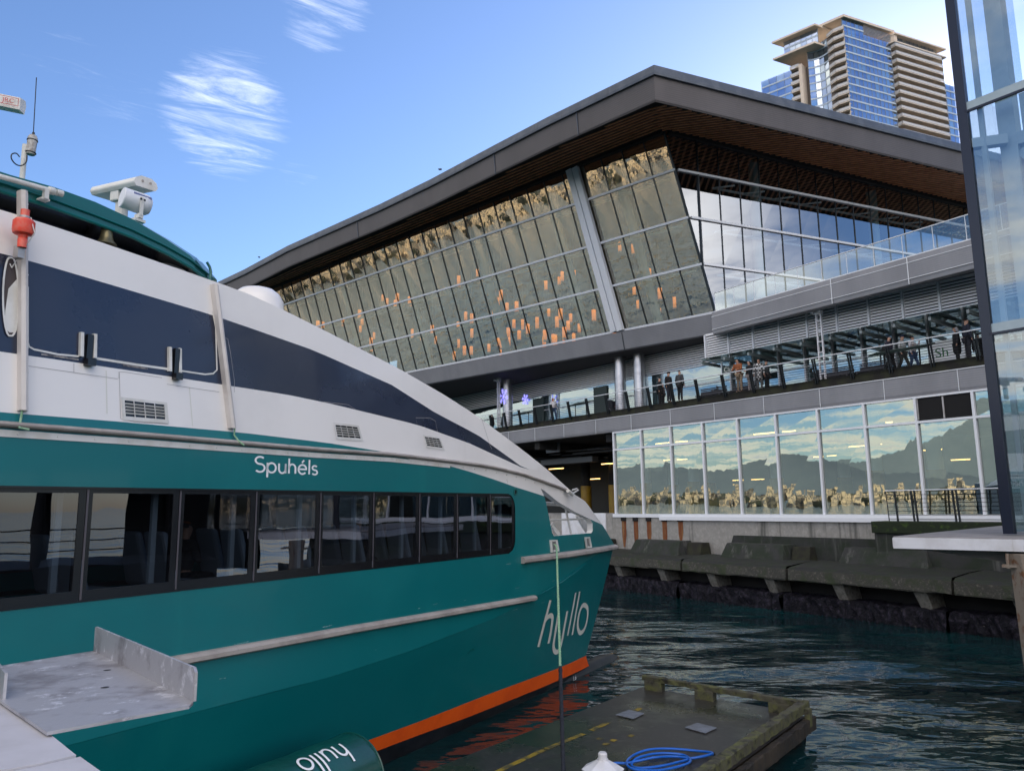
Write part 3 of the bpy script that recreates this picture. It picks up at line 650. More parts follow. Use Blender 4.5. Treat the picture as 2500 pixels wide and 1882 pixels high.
for px, w, nm in ((1431, -9, 1), (1499, -9.0, 1), (1577, -8, 1), (1644, -14, 1), (1695, -9, 1), (1735, -13, 1), (1898, -9, 1), (2065, -12, 1), (2140, -4, 1), (2290, -6, 1)):
    u = QU(px, 1200, w)[0]; mb = MB(); mb.tube([Q(u, w, 3.8), Q(u, w, 9)], .36, 18); mb.build('parkade_column', M['gar'] if px < 1500 else M['col'], cc, smooth=True)
    mb = MB(); mb.tube([Q(u, w, 3.8), Q(u, w, 6.0)], .42, 18); mb.build('column_guard', M['yellow'], cc, smooth=True)
mb = MB(); u = QU(1478, 1220, -20)[0]; qbox(mb, u-1, u+1.2, -21.9, -21.8, 3.9, 6.3); mb.build('parkade_door', M['cgreen'], cc)
# lamps in the parkade: (px, py, half length px)
lampx = [(1358, 1144, 21), (1403, 1153, 20), (1482, 1132, 15), (1452, 1169, 14), (1618, 1082, 18), (1664, 1078, 14), (1630, 1123, 10), (1669, 1121, 16), (1672, 1137, 19), (1537, 1145, 7), (1802, 1172, 12), (1850, 1170, 14), (1866, 1058, 24), (1926, 1053, 14), (1998, 1115, 10), (2038, 1112, 16), (2085, 1090, 32), (2140, 1085, 10), (2171, 1031, 6), (2277, 1098, 17), (2345, 1122, 17)]
for i, (x, y, h) in enumerate(lampx):
    p = hitz(x, y, 8.15 if y < 1100 else (7.6 if y < 1160 else 7.3)); w = (p-P0).dot(nQ)
    if w > -1.5 or w < -20: w = -6 if y < 1150 else -12; p = hitP(x, y, Q(0, w, 0), nQ)
    L_ = h/1860*(p.y)*1.25
    t_ = thing('tube_light', p, 'amber fluorescent tube glowing %s' % ('in the dark open parkade beyond the bow' if x < 1500 else 'behind the lower windows'), 'light', 'tube lights in the dark open parkade' if x < 1500 else 'tube lights behind the lower windows')
    mb = MB(); mb.beam(p-dQ*L_, p+dQ*L_, .09, .05); mb.build('tube', M['amber'], t_)
    mb = MB(); mb.beam(p-dQ*L_+UP*.06, p+dQ*L_+UP*.06, .16, .05); mb.build('housing', M['duct'], t_)
tl_ = sorted([o for o in COL.objects if o.name.startswith('tube_light')], key=lambda o: o.location.x/o.location.y)
nL = nR = 0
TLN = ['first', 'second', 'third', 'fourth', 'fifth', 'sixth', 'seventh', 'eighth', 'ninth', 'tenth', 'eleventh', 'twelfth', 'thirteenth', 'fourteenth', 'fifteenth', 'sixteenth', 'seventeenth', 'eighteenth']
for o in tl_:
    if 'dark open' in o['label']: o['label'] = '%s amber tube light from the left in the dark open parkade' % TLN[nL]; nL += 1
    else: o['label'] = '%s amber tube light from the left behind the lower windows' % TLN[nR]; nR += 1
# --- hanging lanterns
Z3 = [(1237, 88), (1345, 40), (1392, 50), (795, 185), (822, 210), (880, 185), (868, 220), (952, 205), (607, 275), (565, 325), (660, 280), (675, 320), (665, 365), (448, 347), (418, 343), (745, 405), (728, 440), (730, 475), (967, 392), (1030, 375), (1083, 370), (1103, 430), (1022, 405), (1277, 290), (1312, 305), (1233, 345), (1313, 390), (1237, 450), (1270, 490), (1310, 490), (1210, 520), (1482, 170), (1467, 205), (1518, 240), (1573, 235), (1437, 265), (1743, 112), (1838, 60), (1820, 85), (1905, 120), (1908, 55), (1525, 385), (1557, 335), (1608, 340), (1638, 365), (1588, 400), (1692, 330), (1527, 440), (1482, 455), (1468, 440), (1412, 475), (1480, 500), (1760, 270), (1828, 280), (1808, 325), (1887, 300), (1737, 400), (1733, 440), (1785, 420), (1797, 430), (1850, 385), (1847, 425), (1873, 345), (1937, 360), (1905, 415), (2022, 285), (2100, 180), (2112, 240)]
LP_ = [(600+x*.42036, 650+y*.42036) for x, y in Z3]+[(1150+.339*x, 700+.339*y) for x, y in ((1175, 30), (1360, 50), (1200, 130), (1465, 115), (1320, 165), (1353, 200), (1030, 300))]+[(1467, 629), (1546, 608), (1513, 603), (1585, 670)]
proto = None
for i, (x, y) in enumerate(LP_):
    dep = random.uniform(1.8, 7.5); p = hitP(x, y, Cb-nl*dep, nl)
    if proto is None:
        r = thing('hanging_lantern', p, 'tall glowing orange paper lantern hanging inside the leaning glass hall', 'lantern', 'orange lanterns hanging inside the leaning glass hall')
        mb = MB(); mb.box(p+UP*0, .27, .27, .95); kid = mb.build('lantern_shade', M['lant'], r)
        mb = MB(); mb.tube([p+UP*.48, p+UP*4.5], .008, 4, cap=False); c2_ = mb.build('cord', M['trans'], r)
        mb = MB(); mb.box(p-UP*.55, .24, .24, .16); k3 = mb.build('lantern_base', M['lant0'], r)
        KIDS[r.name] = [kid, c2_, k3]; proto = r
    else:
        r = copy_tree(proto); r.location = p; r.rotation_euler = (0, 0, random.uniform(0, 1.5)); s = random.uniform(.62, .92); r.scale = (s, s, s)
ORD = ['first', 'second', 'third', 'fourth', 'fifth', 'sixth', 'seventh', 'eighth', 'ninth', 'tenth', 'eleventh', 'twelfth', 'thirteenth', 'fourteenth', 'fifteenth', 'sixteenth', 'seventeenth', 'eighteenth', 'nineteenth', 'twentieth']+['far left']*30
cells = {}
for o in [x for x in COL.objects if x.name.startswith('hanging_lantern')]:
    d = o.location-CAM; hit = CAM+d*((Cb-CAM).dot(nl)/d.dot(nl)); k = (hit.z-Cb.z)/(Ct.z-Cb.z); u = (hit-Cb-(Ct-Cb)*k).dot(d2)
    bay = int((u-colU)//1.535) if u > colU else -1-int((colU-u)//1.535); row = sum(hit.z > z for z in ZTR)
    cells.setdefault((bay, row), []).append((-hit.z, o))
for (bay, row), l in cells.items():
    l.sort(key=lambda q: q[0]); n = len(l)
    for i, (_, o) in enumerate(l):
        side = 'left' if bay >= 0 else 'right'; b = bay if bay >= 0 else -1-bay
        o['label'] = 'orange lantern %s bay %s of the white mast, %s row%s' % (ORD[b], side, ['bottom', 'second', 'third', 'top'][row], '' if n == 1 else (', upper of two' if n == 2 and i == 0 else (', lower of two' if n == 2 else ', %s from top' % ORD[i])))
# unlit one
p = hitP(1150+480*.339, 700+265*.339, Cb-nl*3, nl)
r = thing('hanging_lantern', p, 'single unlit grey lantern among the glowing orange ones', 'lantern', 'orange lanterns hanging inside the leaning glass hall'); del r['group']
mb = MB(); mb.box(p, .34, .34, 1.0); mb.build('lantern_shade', M['lant0'], r)
# --- text helper
FONT = None
def text_mesh(s, size, name, m, parent, P, ax, ay, off=0, th=.004, sx=1):
    cu = bpy.data.curves.new('t', 'FONT'); cu.body = s; cu.size = size; cu.extrude = 0; cu.align_x = 'CENTER'; cu.align_y = 'CENTER'
    o = bpy.data.objects.new('t', cu); COL.objects.link(o); dg = bpy.context.evaluated_depsgraph_get(); dg.update()
    me = o.evaluated_get(dg).to_mesh(); mb = MB(); az = ax.cross(ay)
    mb.add([P+ax*(v.co.x*sx)+ay*v.co.y+az*off for v in me.vertices], [list(f.vertices) for f in me.polygons]); o.evaluated_get(dg).to_mesh_clear()
    bpy.data.objects.remove(o); bpy.data.curves.remove(cu)
    return mb.build(name, m, parent, fixn=False)
mdQ = -dQ
pS = hitP(1781, 902, Q(0, -1.75, 0), nQ); s_ = thing('hanging_sign', pS, 'dark green sign board lettered Club under the canopy', 'sign')
mb = MB(); mb.box(pS, .95, .06, .42, AXQ); mb.build('board', M['cgreen'], s_); mb = MB(); mb.box(pS+dQ*.5, .06, .1, .9, AXQ); mb.build('bracket', M['trans'], s_)
text_mesh('Club', .36, 'lettering', M['text'], s_, pS, mdQ, UP, off=.04)
pS = hitP(2312, 860, Q(0, WL+.3, 0), nQ); s_ = thing('shop_sign', pS, 'white sign board with green script letters behind the railing at the right', 'sign')
mb = MB(); mb.box(pS, 1.5, .06, 1.1, AXQ); mb.build('board', mat('white_board', (.9, .9, .9), .5), s_); text_mesh('Sh', .62, 'lettering', M['green'], s_, pS+dQ*.2, mdQ, UP, off=.04)
# --- light masts
for i, (px, top, bot) in enumerate(((1997, 752, 905), (1217, 922, 1010))):
    u, zt = QU(px, top, -.7); b0 = Q(u, -.7, 10.1)
    m_ = thing('light_mast', b0, ['tall white lattice light mast rising between the benches and the group at the right', 'white lattice light mast beside the column with the violet snowflake'][i], 'light mast', 'white light masts on the promenade')
    mb = MB()
    for s in (-.12, .12): mb.beam(b0+dQ*s, Q(u, -.7, zt)+dQ*s, .05, .11, upv=nQ)
    for k in range(7): z = 10.5+(zt-10.6)*k/6; mb.box(Q(u, -.7, z), .26, .04, .05, AXQ)
    mb.build('mast', M['whitem'], m_)
    mb = MB(); mb.box(Q(u, -.7, zt-.12), .36, .22, .42, AXQ); mb.build('head', M['whitem'], m_)
    for s in (-1, 1):
        mb = MB(); mb.lathe([(0, 0), (.07, .02), (.09, .16), (0, .17)], Q(u+s*.2, -.6, zt-.2), nQ, 10); mb.build('lamp', M['whitem'], m_)
# --- violet snowflakes
for i, (px, py, w) in enumerate(((1229, 968, -1.15), (1282, 975, WL+.1), (1500+0, 979, -2.1))):
    p = hitP(px, py, Q(0, w, 0), nQ); r_ = .62 if i != 1 else .42
    if i == 2: continue
    s_ = thing('snowflake_light', p, ['glowing violet snowflake decoration on the leftmost steel column', 'fainter violet snowflake decoration in the window right of the leftmost column'][i], 'decoration', 'snowflake decorations')
    mb = MB()
    for k in range(6):
        a = k*pi/3+.26; e = dQ*cos(a)+UP*sin(a); mb.beam(p, p+e*r_, .03, .03, upv=nQ)
        for f in (.45, .7):
            for s in (-1, 1): a2 = a+s*.9; mb.beam(p+e*r_*f, p+e*r_*f+(dQ*cos(a2)+UP*sin(a2))*r_*.28, .025, .025, upv=nQ)
    mb.build('tubes', M['pix'], s_)
# ================================================================ seawall
sw = thing('seawall', Q(0, .2, 0), 'stained concrete seawall with mossy ledges standing on a black barnacled footing', 'wall')
mb = MB(); mb.box8([Q(34, .22, .2), Q(-24, .22, .2), Q(-24, -.6, .2), Q(34, -.6, .2), Q(34, .22, 3.9), Q(-24, .22, 3.9), Q(-24, -.6, 3.9), Q(34, -.6, 3.9)]); mb.build('concrete_wall', M['wall'], sw)
mb = MB(); qbox(mb, 34, 8.95, .2, -.3, 3.85, 4.02); mb.build('parapet_top', M['conc'], sw)
a, b = QU(1372, 1290, .3)[0], QU(1479, 1290, .3)[0]
mb = MB(); qbox(mb, a, b, .24, .32, 2.2, 4.03); mb.build('white_board', M['whitem'], sw)
for px, L_ in ((1523, 1.5), (1552, 1.6), (1584, 1.35), (1622, 1.55), (1661, 1.1)):
    u = QU(px, 1270, .23)[0]; mb = MB(); n_ = 7
    wd_ = .17; vs = [Q(u-wd_, .228, 3.62), Q(u+wd_, .228, 3.62), Q(u+wd_*.95, .228, 3.62-L_*.6), Q(u+wd_*.5, .228, 3.62-L_), Q(u-wd_*.3, .228, 3.62-L_*1.02), Q(u-wd_, .228, 3.62-L_*.55)]
    mb.poly(vs, nQ*.004); mb.build('rust_streak', M['stain'], sw)
    mb = MB(); qbox(mb, u-.18, u+.18, .22, .3, 3.58, 3.78); mb.build('bracket', M['void'], sw)
# front of the stepped ledges: its line is turned a little from the wall
Fa = Q(6.6, 2.6, 0); Fb = Q(-13.3, 3.8, 0); fd = (Fa-Fb).normalized(); fn = V((-fd.y, fd.x, 0))
def Fq(s, w, z): p = Fb+fd*s+fn*w; return V((p.x, p.y, z))
def fbox(mb, s0, s1, w0, w1, z0, z1, m=0, jit=0): mb.box(Fq((s0+s1)/2, (w0+w1)/2, (z0+z1)/2), abs(s1-s0), abs(w1-w0), abs(z1-z0), (fd, fn, UP), m)
cuts = [-32, -22, -14, -7.0, -1.0, 6.0, 12.0, 18.8, 26, 34, 44]
S0 = lambda px, py: (hitP(px, py, Fb, fn)-Fb).dot(fd)
cuts = [-10, S0(2300, 1420)-3.6, S0(2325, 1418), S0(1920, 1395), S0(1663, 1375), S0(1500, 1360)+2, 32, 42]
for i, (a, b) in enumerate(zip(cuts, cuts[1:])):
    a, b = min(a, b)+.06, max(a, b)-.06; st = random.uniform(-.03, .03)
    # slab: front face and top sloping up to the wall
    mb = MB(); n_ = max(3, int((b-a)/.5)); prof = ((-1.4, 1.30), (0, 1.28), (.03, 1.34), (0, 1.74), (-.12, 1.84), (-1.3, 1.96), (-2.2, 2.0))
    rows = [[Fq(a+(b-a)*j/n_, w+st+random.uniform(-.025, .025), z+random.uniform(-.02, .02)) for j in range(n_+1)] for w, z in prof]
    mb.grid(rows, mats=[0, 0, 0, 1, 1, 1]); mb.quad(Fq(a, -1.4, 1.30), Fq(a, 0+st, 1.28), Fq(a, st, 1.74), Fq(a, -1.4, 1.96)); mb.quad(Fq(b, -1.4, 1.30), Fq(b, 0+st, 1.28), Fq(b, st, 1.74), Fq(b, -1.4, 1.96))
    mb.build('ledge_slab', [M['ledge'], M['ltop']], sw)
bk = [(1541, 1661, 1710, 1719), (1762, 1915, 1968, 1968), (2048, 2265, 2327, 2327)]
blk = [(QU(x0, 1340, 1.5)[0], QU(x1, 1340, 1.5)[0]) for x0, x1, _, _ in bk]+[(-14.5, -20.5), (15, 9.6)]
for a, b in blk:
    a, b = max(a, b), min(a, b)
    mb = MB(); mb.box8([Q(a+.1, 1.75, 1.7), Q(b-.15, 1.95, 1.7), Q(b-.15, .5, 1.7), Q(a+.1, .5, 1.7), Q(a-.12, 1.25, 2.62), Q(b+.1, 1.4, 2.62), Q(b+.1, .5, 2.62), Q(a-.12, .5, 2.62)])
    mb.build('sloped_block', M['moss'], sw, bevel=.03)
    mb = MB(); mb.box8([Q(b-.2, 1.45, 1.7), Q(b-1.05, 1.3, 1.7), Q(b-1.05, .3, 1.7), Q(b-.2, .3, 1.7), Q(b-.1, 1.0, 2.55), Q(b-.9, .9, 2.55), Q(b-.9, .3, 2.55), Q(b-.1, .3, 2.55)])
    mb.build('dark_bollard_block', M['curb'], sw, bevel=.03)
# lower dark course of the wall at the right
a, b = QU(1800, 1300, .4)[0], -24
a = QU(1770, 1305, .5)[0]
mb = MB(); mb.box8([Q(a, .55, 1.6), Q(b, .6, 1.6), Q(b, .2, 1.6), Q(a, .2, 1.6), Q(a-.5, .50, 2.95), Q(b, .55, 2.95), Q(b, .2, 2.95), Q(a-.5, .2, 2.95)]); mb.build('damp_course', M['moss'], sw)
# piers, and a black sheet painting the shadow gap behind them
for i in range(-5, 14):
    s = S0(1862, 1410)+3.30*i; mb = MB(); s -= .2
    mb.box8([Fq(s-.40, -.30, .5), Fq(s+.0, -.30, .5), Fq(s+.0, -1.2, .5), Fq(s-.40, -1.2, .5), Fq(s-.22, -.12, 1.34), Fq(s+.28, -.12, 1.34), Fq(s+.28, -1.2, 1.34), Fq(s-.22, -1.2, 1.34)])
    mb.build('pier', M['pier'], sw, bevel=.02)
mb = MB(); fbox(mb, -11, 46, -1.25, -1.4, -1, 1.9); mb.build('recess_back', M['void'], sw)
# footing: lumpy, encrusted
for i, (a, b) in enumerate(zip([-11, S0(2400, 1500)-6, S0(2310, 1500), S0(1905, 1450), S0(1655, 1420), S0(1500, 1410)+3, 34], [S0(2400, 1500)-6, S0(2310, 1500), S0(1905, 1450), S0(1655, 1420), S0(1500, 1410)+3, 34, 46])):
    a += .05; b -= .05; n_ = int((b-a)/.16); o_ = random.uniform(-.08, .05)
    prof = ((0, -1.2), (.02, -.3), (.02, .1), (0, .4), (-.04, .66), (-.18, .72), (-.85, .74), (-.9, .2))
    mb = MB(); rows = [[Fq(a+(b-a)*j/n_, w+o_+random.uniform(-.12, .10)*(k < 6), z+o_*.3+random.uniform(-.06, .05)) for j in range(n_+1)] for k, (w, z) in enumerate(prof)]
    mb.grid(rows); mb.build('footing', M['rock'], sw)
# --- small terrace with its own railing, right
ta = QU(2130, 1290, 1.4)[0]; ZTc = 3.72
tr = thing('terrace_block', Q(ta-3, 1, 2), 'mossy concrete terrace block projecting from the seawall under the right windows', 'wall')
mb = MB(); qbox(mb, ta, -22, .25, 1.5, 3.25, ZTc); mb.build('moss_edge', mat('thick_moss', (.012, .02, .008), .95, c2=(.055, .10, .012), ns=3.0, nlo=.52, nhi=.72, bump=1, bs=14), tr, bevel=.03)
mb = MB(); qbox(mb, ta-.06, -22, .25, 1.38, 1.7, 3.26); mb.build('block', M['moss'], tr)
tl = thing('terrace_railing', Q(ta-1.5, 1.4, ZTc), 'short black cable railing with a pale handrail on the mossy terrace', 'railing')
zr = QU(2200, 1198, 1.4)[1]
for px in (2190, 2230, 2332, 2444, 2456):
    u = QU(px, 1240, 1.4)[0]; mb = MB(); mb.beam(Q(u, 1.4, ZTc), Q(u, 1.5, zr), .045, .09, upv=nQ); mb.build('post', M['steelpost'], tl)
    if px in (2230, 2332): mb = MB(); mb.beam(Q(u-.13, 1.4, ZTc), Q(u-.13, 1.5, zr), .045, .09, upv=nQ); mb.build('post', M['steelpost'], tl)
ue = QU(2165, 1200, 1.4)[0]
mb = MB(); mb.beam(Q(ue, 1.5, zr+.02), Q(-14, 1.5, zr+.02), .09, .035); mb.build('handrail', M['trans'], tl)
mb = MB()
for k in range(7): z = ZTc+.1+(zr-ZTc-.1)*k/7; mb.tube([Q(ue, 1.45, z), Q(-14, 1.45, z)], .009, 4)
mb.tube([Q(ue, 1.5, zr), Q(ue, 1.4, ZTc)], .02, 5); mb.build('cables', M['steelpost'], tl)
# ================================================================ glass lift tower, near right
T0 = hitY(2465, 1303, 16.); ZP = T0.z
gt = thing('glass_tower', T0, 'tall glass enclosed steel stair tower with a dark corner frame at the right edge', 'tower')
def G(u, w, z): p = T0-dQ*u+nQ*w; return V((p.x, p.y, z))      # u runs toward the camera
H1 = hitP(2350, 277, T0, nQ).z; H0 = hitP(2405, 817, T0, nQ).z; TL = 4.5
mb = MB()
zs = [ZP+.05, H0, H1, H1+5.1, H1+10.2]
for z0, z1 in zip(zs, zs[1:]):
    for k in range(2): mb.quad(G(.12+2.2*k, 0, z0), G(.12+2.2*(k+1)-.02, 0, z0), G(.12+2.2*(k+1)-.02, 0, z1-.03), G(.12+2.2*k, 0, z1-.03))
    mb.quad(G(0, -.1, z0), G(0, -4, z0), G(0, -4, z1), G(0, -.1, z1))
mb.build('glass_skin', M['gT'], gt)
mb = MB(); mb.beam(G(.0, -.02, ZP), G(.0, -.02, 26), .20, .16, upv=nQ); mb.build('corner_post', M['navyf'], gt)
for z in zs[1:]: mb = MB(); mb.beam(G(.05, .03, z-.015), G(TL, .03, z-.015), .06, .05); mb.build('glass_joint', M['navyf'], gt)
for z in zs[1:]: mb = MB(); mb.beam(G(.05, .015, z+.10), G(TL, .015, z+.10), .04, .20); mb.build('glazing_rail', M['blue'], gt)
def sbeam(a, b, w, h, nm='steel_member'):
    mb = MB(); mb.beam(a, b, w, h, upv=nQ); mb.build(nm, M['blue'], gt)
sbeam(G(.62, -.75, ZP), G(.62, -.75, 24), .34, .34, 'steel_column'); sbeam(G(.28, -.2, ZP), G(.28, -.2, 24), .10, .10, 'steel_column')
sbeam(G(2.6, -.75, ZP), G(2.6, -.75, 24), .34, .34, 'steel_column')
for z in (H0-.35, H1-.75, H1+4.2): sbeam(G(.6, -.75, z), G(4.4, -.75, z), .28, .30)
sbeam(G(.8, -.8, H1-1.0), G(2.6, -.8, H1-3.6), .2, .24); sbeam(G(2.6, -.8, H1-1.0), G(1.0, -.8, H1-3.6), .2, .24)
sbeam(G(.8, -.8, H1+4.0), G(2.6, -.8, H1+.2), .2, .3); sbeam(G(.8, -.8, H0-.6), G(2.6, -.8, ZP+1), .2, .24)
for z in (H1-.75, H0-.3): mb = MB(); mb.beam(G(.05, -.1, z), G(.62, -.5, z), .2, .22); mb.build('gusset', M['blue'], gt)
mb = MB(); mb.box8([G(.3, -2.6, ZP), G(4.5, -2.6, ZP), G(4.5, -2.9, ZP), G(.3, -2.9, ZP), G(.3, -2.6, H1+1.2), G(4.5, -2.6, H1+1.2), G(4.5, -2.9, H1+1.2), G(.3, -2.9, H1+1.2)]); mb.box8([G(1.2, -2.6, H1+1.2), G(4.5, -2.6, H1+1.2), G(4.5, -2.9, H1+1.2), G(1.2, -2.9, H1+1.2), G(1.2, -2.6, 26), G(4.5, -2.6, 26), G(4.5, -2.9, 26), G(1.2, -2.9, 26)]); mb.build('inner_panel', mat('pale_inner_panel', (.36, .44, .46), .6), gt)
# platform under it
pf = thing('platform', hitz(2180, 1307, ZP-.02), 'grey platform slab with a white edge beam under the glass tower', 'platform')
A1 = hitz(2181, 1309, ZP-.03); B1 = hitz(2455, 1282, ZP-.03); C1 = T0-dQ*14+UP*-.03; 
E1 = hitz(2600, 1316, ZP-.03)
mb = MB(); mb.poly([A1, B1, B1+V((2.5, -1, 0)), E1+V((3.4, -.6, 0)), E1+(E1-A1).normalized()*1.2], (0, 0, -.05)); mb.build('deck', M['plat'], pf)
mb = MB(); ed = (E1-A1).normalized(); en = V((ed.y, -ed.x, 0)); en = en if en.y < 0 else -en
mb.beam(A1+V((0, 0, -.13))+en*.03, E1+V((0, 0, -.13))+ed*1.2+en*.03, .06, .22); mb.beam(A1+V((0, 0, -.13)), B1+V((0, 0, -.13)), .05, .18); mb.build('edge_beam', M['whitem'], pf)
p = hitP(2498, 1345, A1, en); mb = MB(); mb.beam(p-UP*.05, V((p.x+.1, p.y, 0))-UP*.5, .34, .34); mb.build('support_post', M['rust'], pf)
mb = MB(); mb.box8([p+ed*-2.3-UP*.03-en*.9, p+ed*.1-UP*.03-en*.9, p+ed*.1-UP*.03-en*1.1, p+ed*-2.3-UP*.03-en*1.1, p+ed*-2.2-UP*.04-en*.9, p+ed*.1-UP*.35-en*.9, p+ed*.1-UP*.35-en*1.1, p+ed*-2.2-UP*.04-en*1.1]); mb.build('bracket', M['plat'], pf)
mb = MB(); mb.beam(p-UP*.28-ed*.35, p-UP*.28+ed*.5, .25, .05); mb.tube([p-UP*.05-ed*.25+en*.1, p-UP*.32-ed*.25+en*.1], .03, 8); mb.build('bearing', M['rust'], pf)
# ================================================================ apartment tower far behind
A0 = hitY(2058, 69, 245.); ZM = A0.z; FH = 3.02
ap = thing('apartment_tower', V((A0.x, A0.y, 60)), 'tall blue glass and concrete apartment tower with stacked balconies behind the flat roof', 'building')
M['aw'] = [glass('tower_window_%s' % n, (.9, .9, .9), b-.22, refl=r) for n, b, r in (('mid', .80, (.66, .78, .98)), ('light', .82, (.80, .92, 1.0)), ('deep', .76, (.52, .66, .92)))]
M['asp'] = mat('pale_spandrel', (.50, .58, .66), .35); M['aconc'] = mat('warm_concrete', (.74, .62, .50), .8, c2=(.66, .55, .45), ns=.3); M['afr'] = mat('slate_frame', (.22, .26, .32), .5)
M['aback'] = mat('pale_blue_room', (.30, .36, .42), .8)
M['abr'] = mat('dark_balcony_recess', (.16, .13, .11), .8); M['arail'] = mat('balcony_glass_rail', (.60, .57, .54), .4)
def AP(a, b, z): p = A0+d3*a+d2*b; return V((p.x, p.y, z))      # a: along the right face, b: along the left face
def aX(px, py, b=None): return (hitP(px, py, A0, n3)-A0).dot(d3)
def bX(px, py): return (hitP(px, py, A0, n2)-A0).dot(d2)
def facade(P, Qq, z0, z1, bay, name, floors=None, out=None):
    """curtain wall between plan points P and Qq: one part per storey"""
    L_ = (Qq-P).length; n = max(1, round(L_/bay)); d = (Qq-P)/L_; nn = out
    z = z1; k = 0
    while z > z0:
        mb = MB(); zb = z-FH+.55; zt = z-.05
        for i in range(n):
            p = P+d*(L_*i/n+.06); q = P+d*(L_*(i+1)/n-.06); h = random.random()
            m = 1 if h > .78 else (2 if h < .3 else 0)
            mb.quad(V((p.x, p.y, zb)), V((q.x, q.y, zb)), V((q.x, q.y, zt)), V((p.x, p.y, zt)), m)
        mb.build('window_row', M['aw'], ap, fixn=False)
        mb = MB(); mb.beam(V((P.x, P.y, z-FH+.25))+nn*.05, V((Qq.x, Qq.y, z-FH+.25))+nn*.05, .12, .58); mb.build('spandrel', M['asp'], ap)
        z -= FH; k += 1
    mb = MB()
    for i in range(n+1): p = P+d*(L_*i/n)+nn*.04; mb.beam(V((p.x, p.y, z0)), V((p.x, p.y, z1)), .10, .10)
    mb.build('mullions', M['afr'], ap)
    b_ = -nn*.4; mb = MB(); mb.quad(V((P.x, P.y, z0))+b_, V((Qq.x, Qq.y, z0))+b_, V((Qq.x, Qq.y, z1))+b_, V((P.x, P.y, z1))+b_); mb.build('facade_backing', M['aback'], ap)
a1 = aX(2172, 96); Z0 = 60
facade(AP(0, 0, 0), AP(a1, 0, 0), Z0, ZM, 1.9, 'm', out=n3o)
def balcony(poly, z, depth_nm='balcony'):
    mb = MB(); mb.poly([V((p.x, p.y, z-.28)) for p in poly], (0, 0, .28)); o = mb.build('balcony', M['aconc'], ap)
    mb = MB()
    for p, q in zip(poly, poly[1:-1]):
        mb.beam(V((p.x, p.y, z+.55)), V((q.x, q.y, z+.55)), .05, .85); 
    mb.build('balcony_rail', M['arail'], o)
    mb = MB()
    for p, q in zip(poly, poly[1:-1]):
        mb.beam(V((p.x, p.y, z+1.06)), V((q.x, q.y, z+1.06)), .1, .08)
        n = int((q-p).length/1.5)+1
        for i in range(n+1): r = p.lerp(q, i/n); mb.beam(V((r.x, r.y, z)), V((r.x, r.y, z+1.06)), .07, .07)
    mb.build('balcony_rail_frame', M['asp'], o)
# right balconies
a2 = aX(2290, 130); a3 = a2+5
for k in range(13):
    z = ZM-1.6-FH*k-.4
    balcony([AP(a1+.2, 0, 0)+n3o*0, AP(a1+.2, 0, 0)+n3o*1.9, AP(a2-1, 0, 0)+n3o*1.9, AP(a3-3.5, 0, 0)+n3o*.3, AP(a3-3.5, 0, 0)-n3o*3, AP(a1, 0, 0)-n3o*1], z)
mb = MB(); P_ = AP(a1, 0, 0)-n3o*.6; Q_ = AP(a3-5, 0, 0)-n3o*.6
mb.quad(V((P_.x, P_.y, Z0)), V((Q_.x, Q_.y, Z0)), V((Q_.x, Q_.y, ZM)), V((P_.x, P_.y, ZM))); mb.build('balcony_wall', M['abr'], ap)
facade(AP(a3-5, 0, 0)-n3o*4, AP(a3+8, 0, 0)-n3o*4, Z0, ZM-6.4, 2.6, 'r', out=n3o)
# left corner balconies
b1 = bX(2020, 110)
for k in range(13):
    z = ZM-1.1-FH*k
    balcony([AP(-.15, 0, 0), AP(-.15, 0, 0)+n3o*1.0+n2o*1.2, AP(-.3, b1*.5, 0)+n2o*1.5, AP(0, b1, 0)+n2o*.2, AP(1, b1, 0), AP(1, 0, 0)], z)
mb = MB(); p = AP(-.1, .4, 0); q = AP(0, b1, 0); mb.quad(V((p.x, p.y, Z0)), V((q.x, q.y, Z0)), V((q.x, q.y, ZM)), V((p.x, p.y, ZM))); mb.build('balcony_wall', M['abr'], ap)
mb = MB(); mb.beam(V((A0.x, A0.y, Z0))+n3o*.1, V((A0.x, A0.y, ZM+1)), .35, .35); mb.build('corner_pier', M['aconc'], ap)
# curved glass, fin, left wing
b2 = bX(1972, 150); cpts = []
for i in range(5):
    f = i/4; p = AP(0, b1+(b2-b1)*f, 0)-n2o*(1.2*sin(pi*f)+.2); cpts.append(p)
for p, q in zip(cpts, cpts[1:]): facade(p, q, Z0, ZM-5.5*0-1, 2.0, 'c', out=n2o)
b3 = bX(1961, 150); b4 = bX(1932, 165); b5 = bX(1858, 190)
mb = MB(); p = AP(0, b3, 0)+n2o*1.8; q = AP(0, b3+1.2, 0)+n2o*1.8; r = q-n2o*5; s = p-n2o*5
mb.poly([V((t.x, t.y, Z0)) for t in (p, q, r, s)], (0, 0, ZM-8-Z0)); mb.build('concrete_fin', M['aconc'], ap)
for k in range(11):
    z = ZM-8.5-FH*k; balcony([AP(0, b3+1.2, 0), AP(0, b3+1.2, 0)+n2o*1.5, AP(0, b4, 0)+n2o*1.5, AP(0, b4, 0), AP(1, b4, 0)], z)
mb = MB(); p = AP(0, b3+1, 0)-n2o*.3; q = AP(0, b4, 0)-n2o*.3; mb.quad(V((p.x, p.y, Z0)), V((q.x, q.y, Z0)), V((q.x, q.y, ZM-8)), V((p.x, p.y, ZM-8))); mb.build('balcony_wall', M['abr'], ap)
facade(AP(0, b4, 0), AP(0, b5, 0), Z0, ZM-7.8, 2.8, 'l', out=n2o)
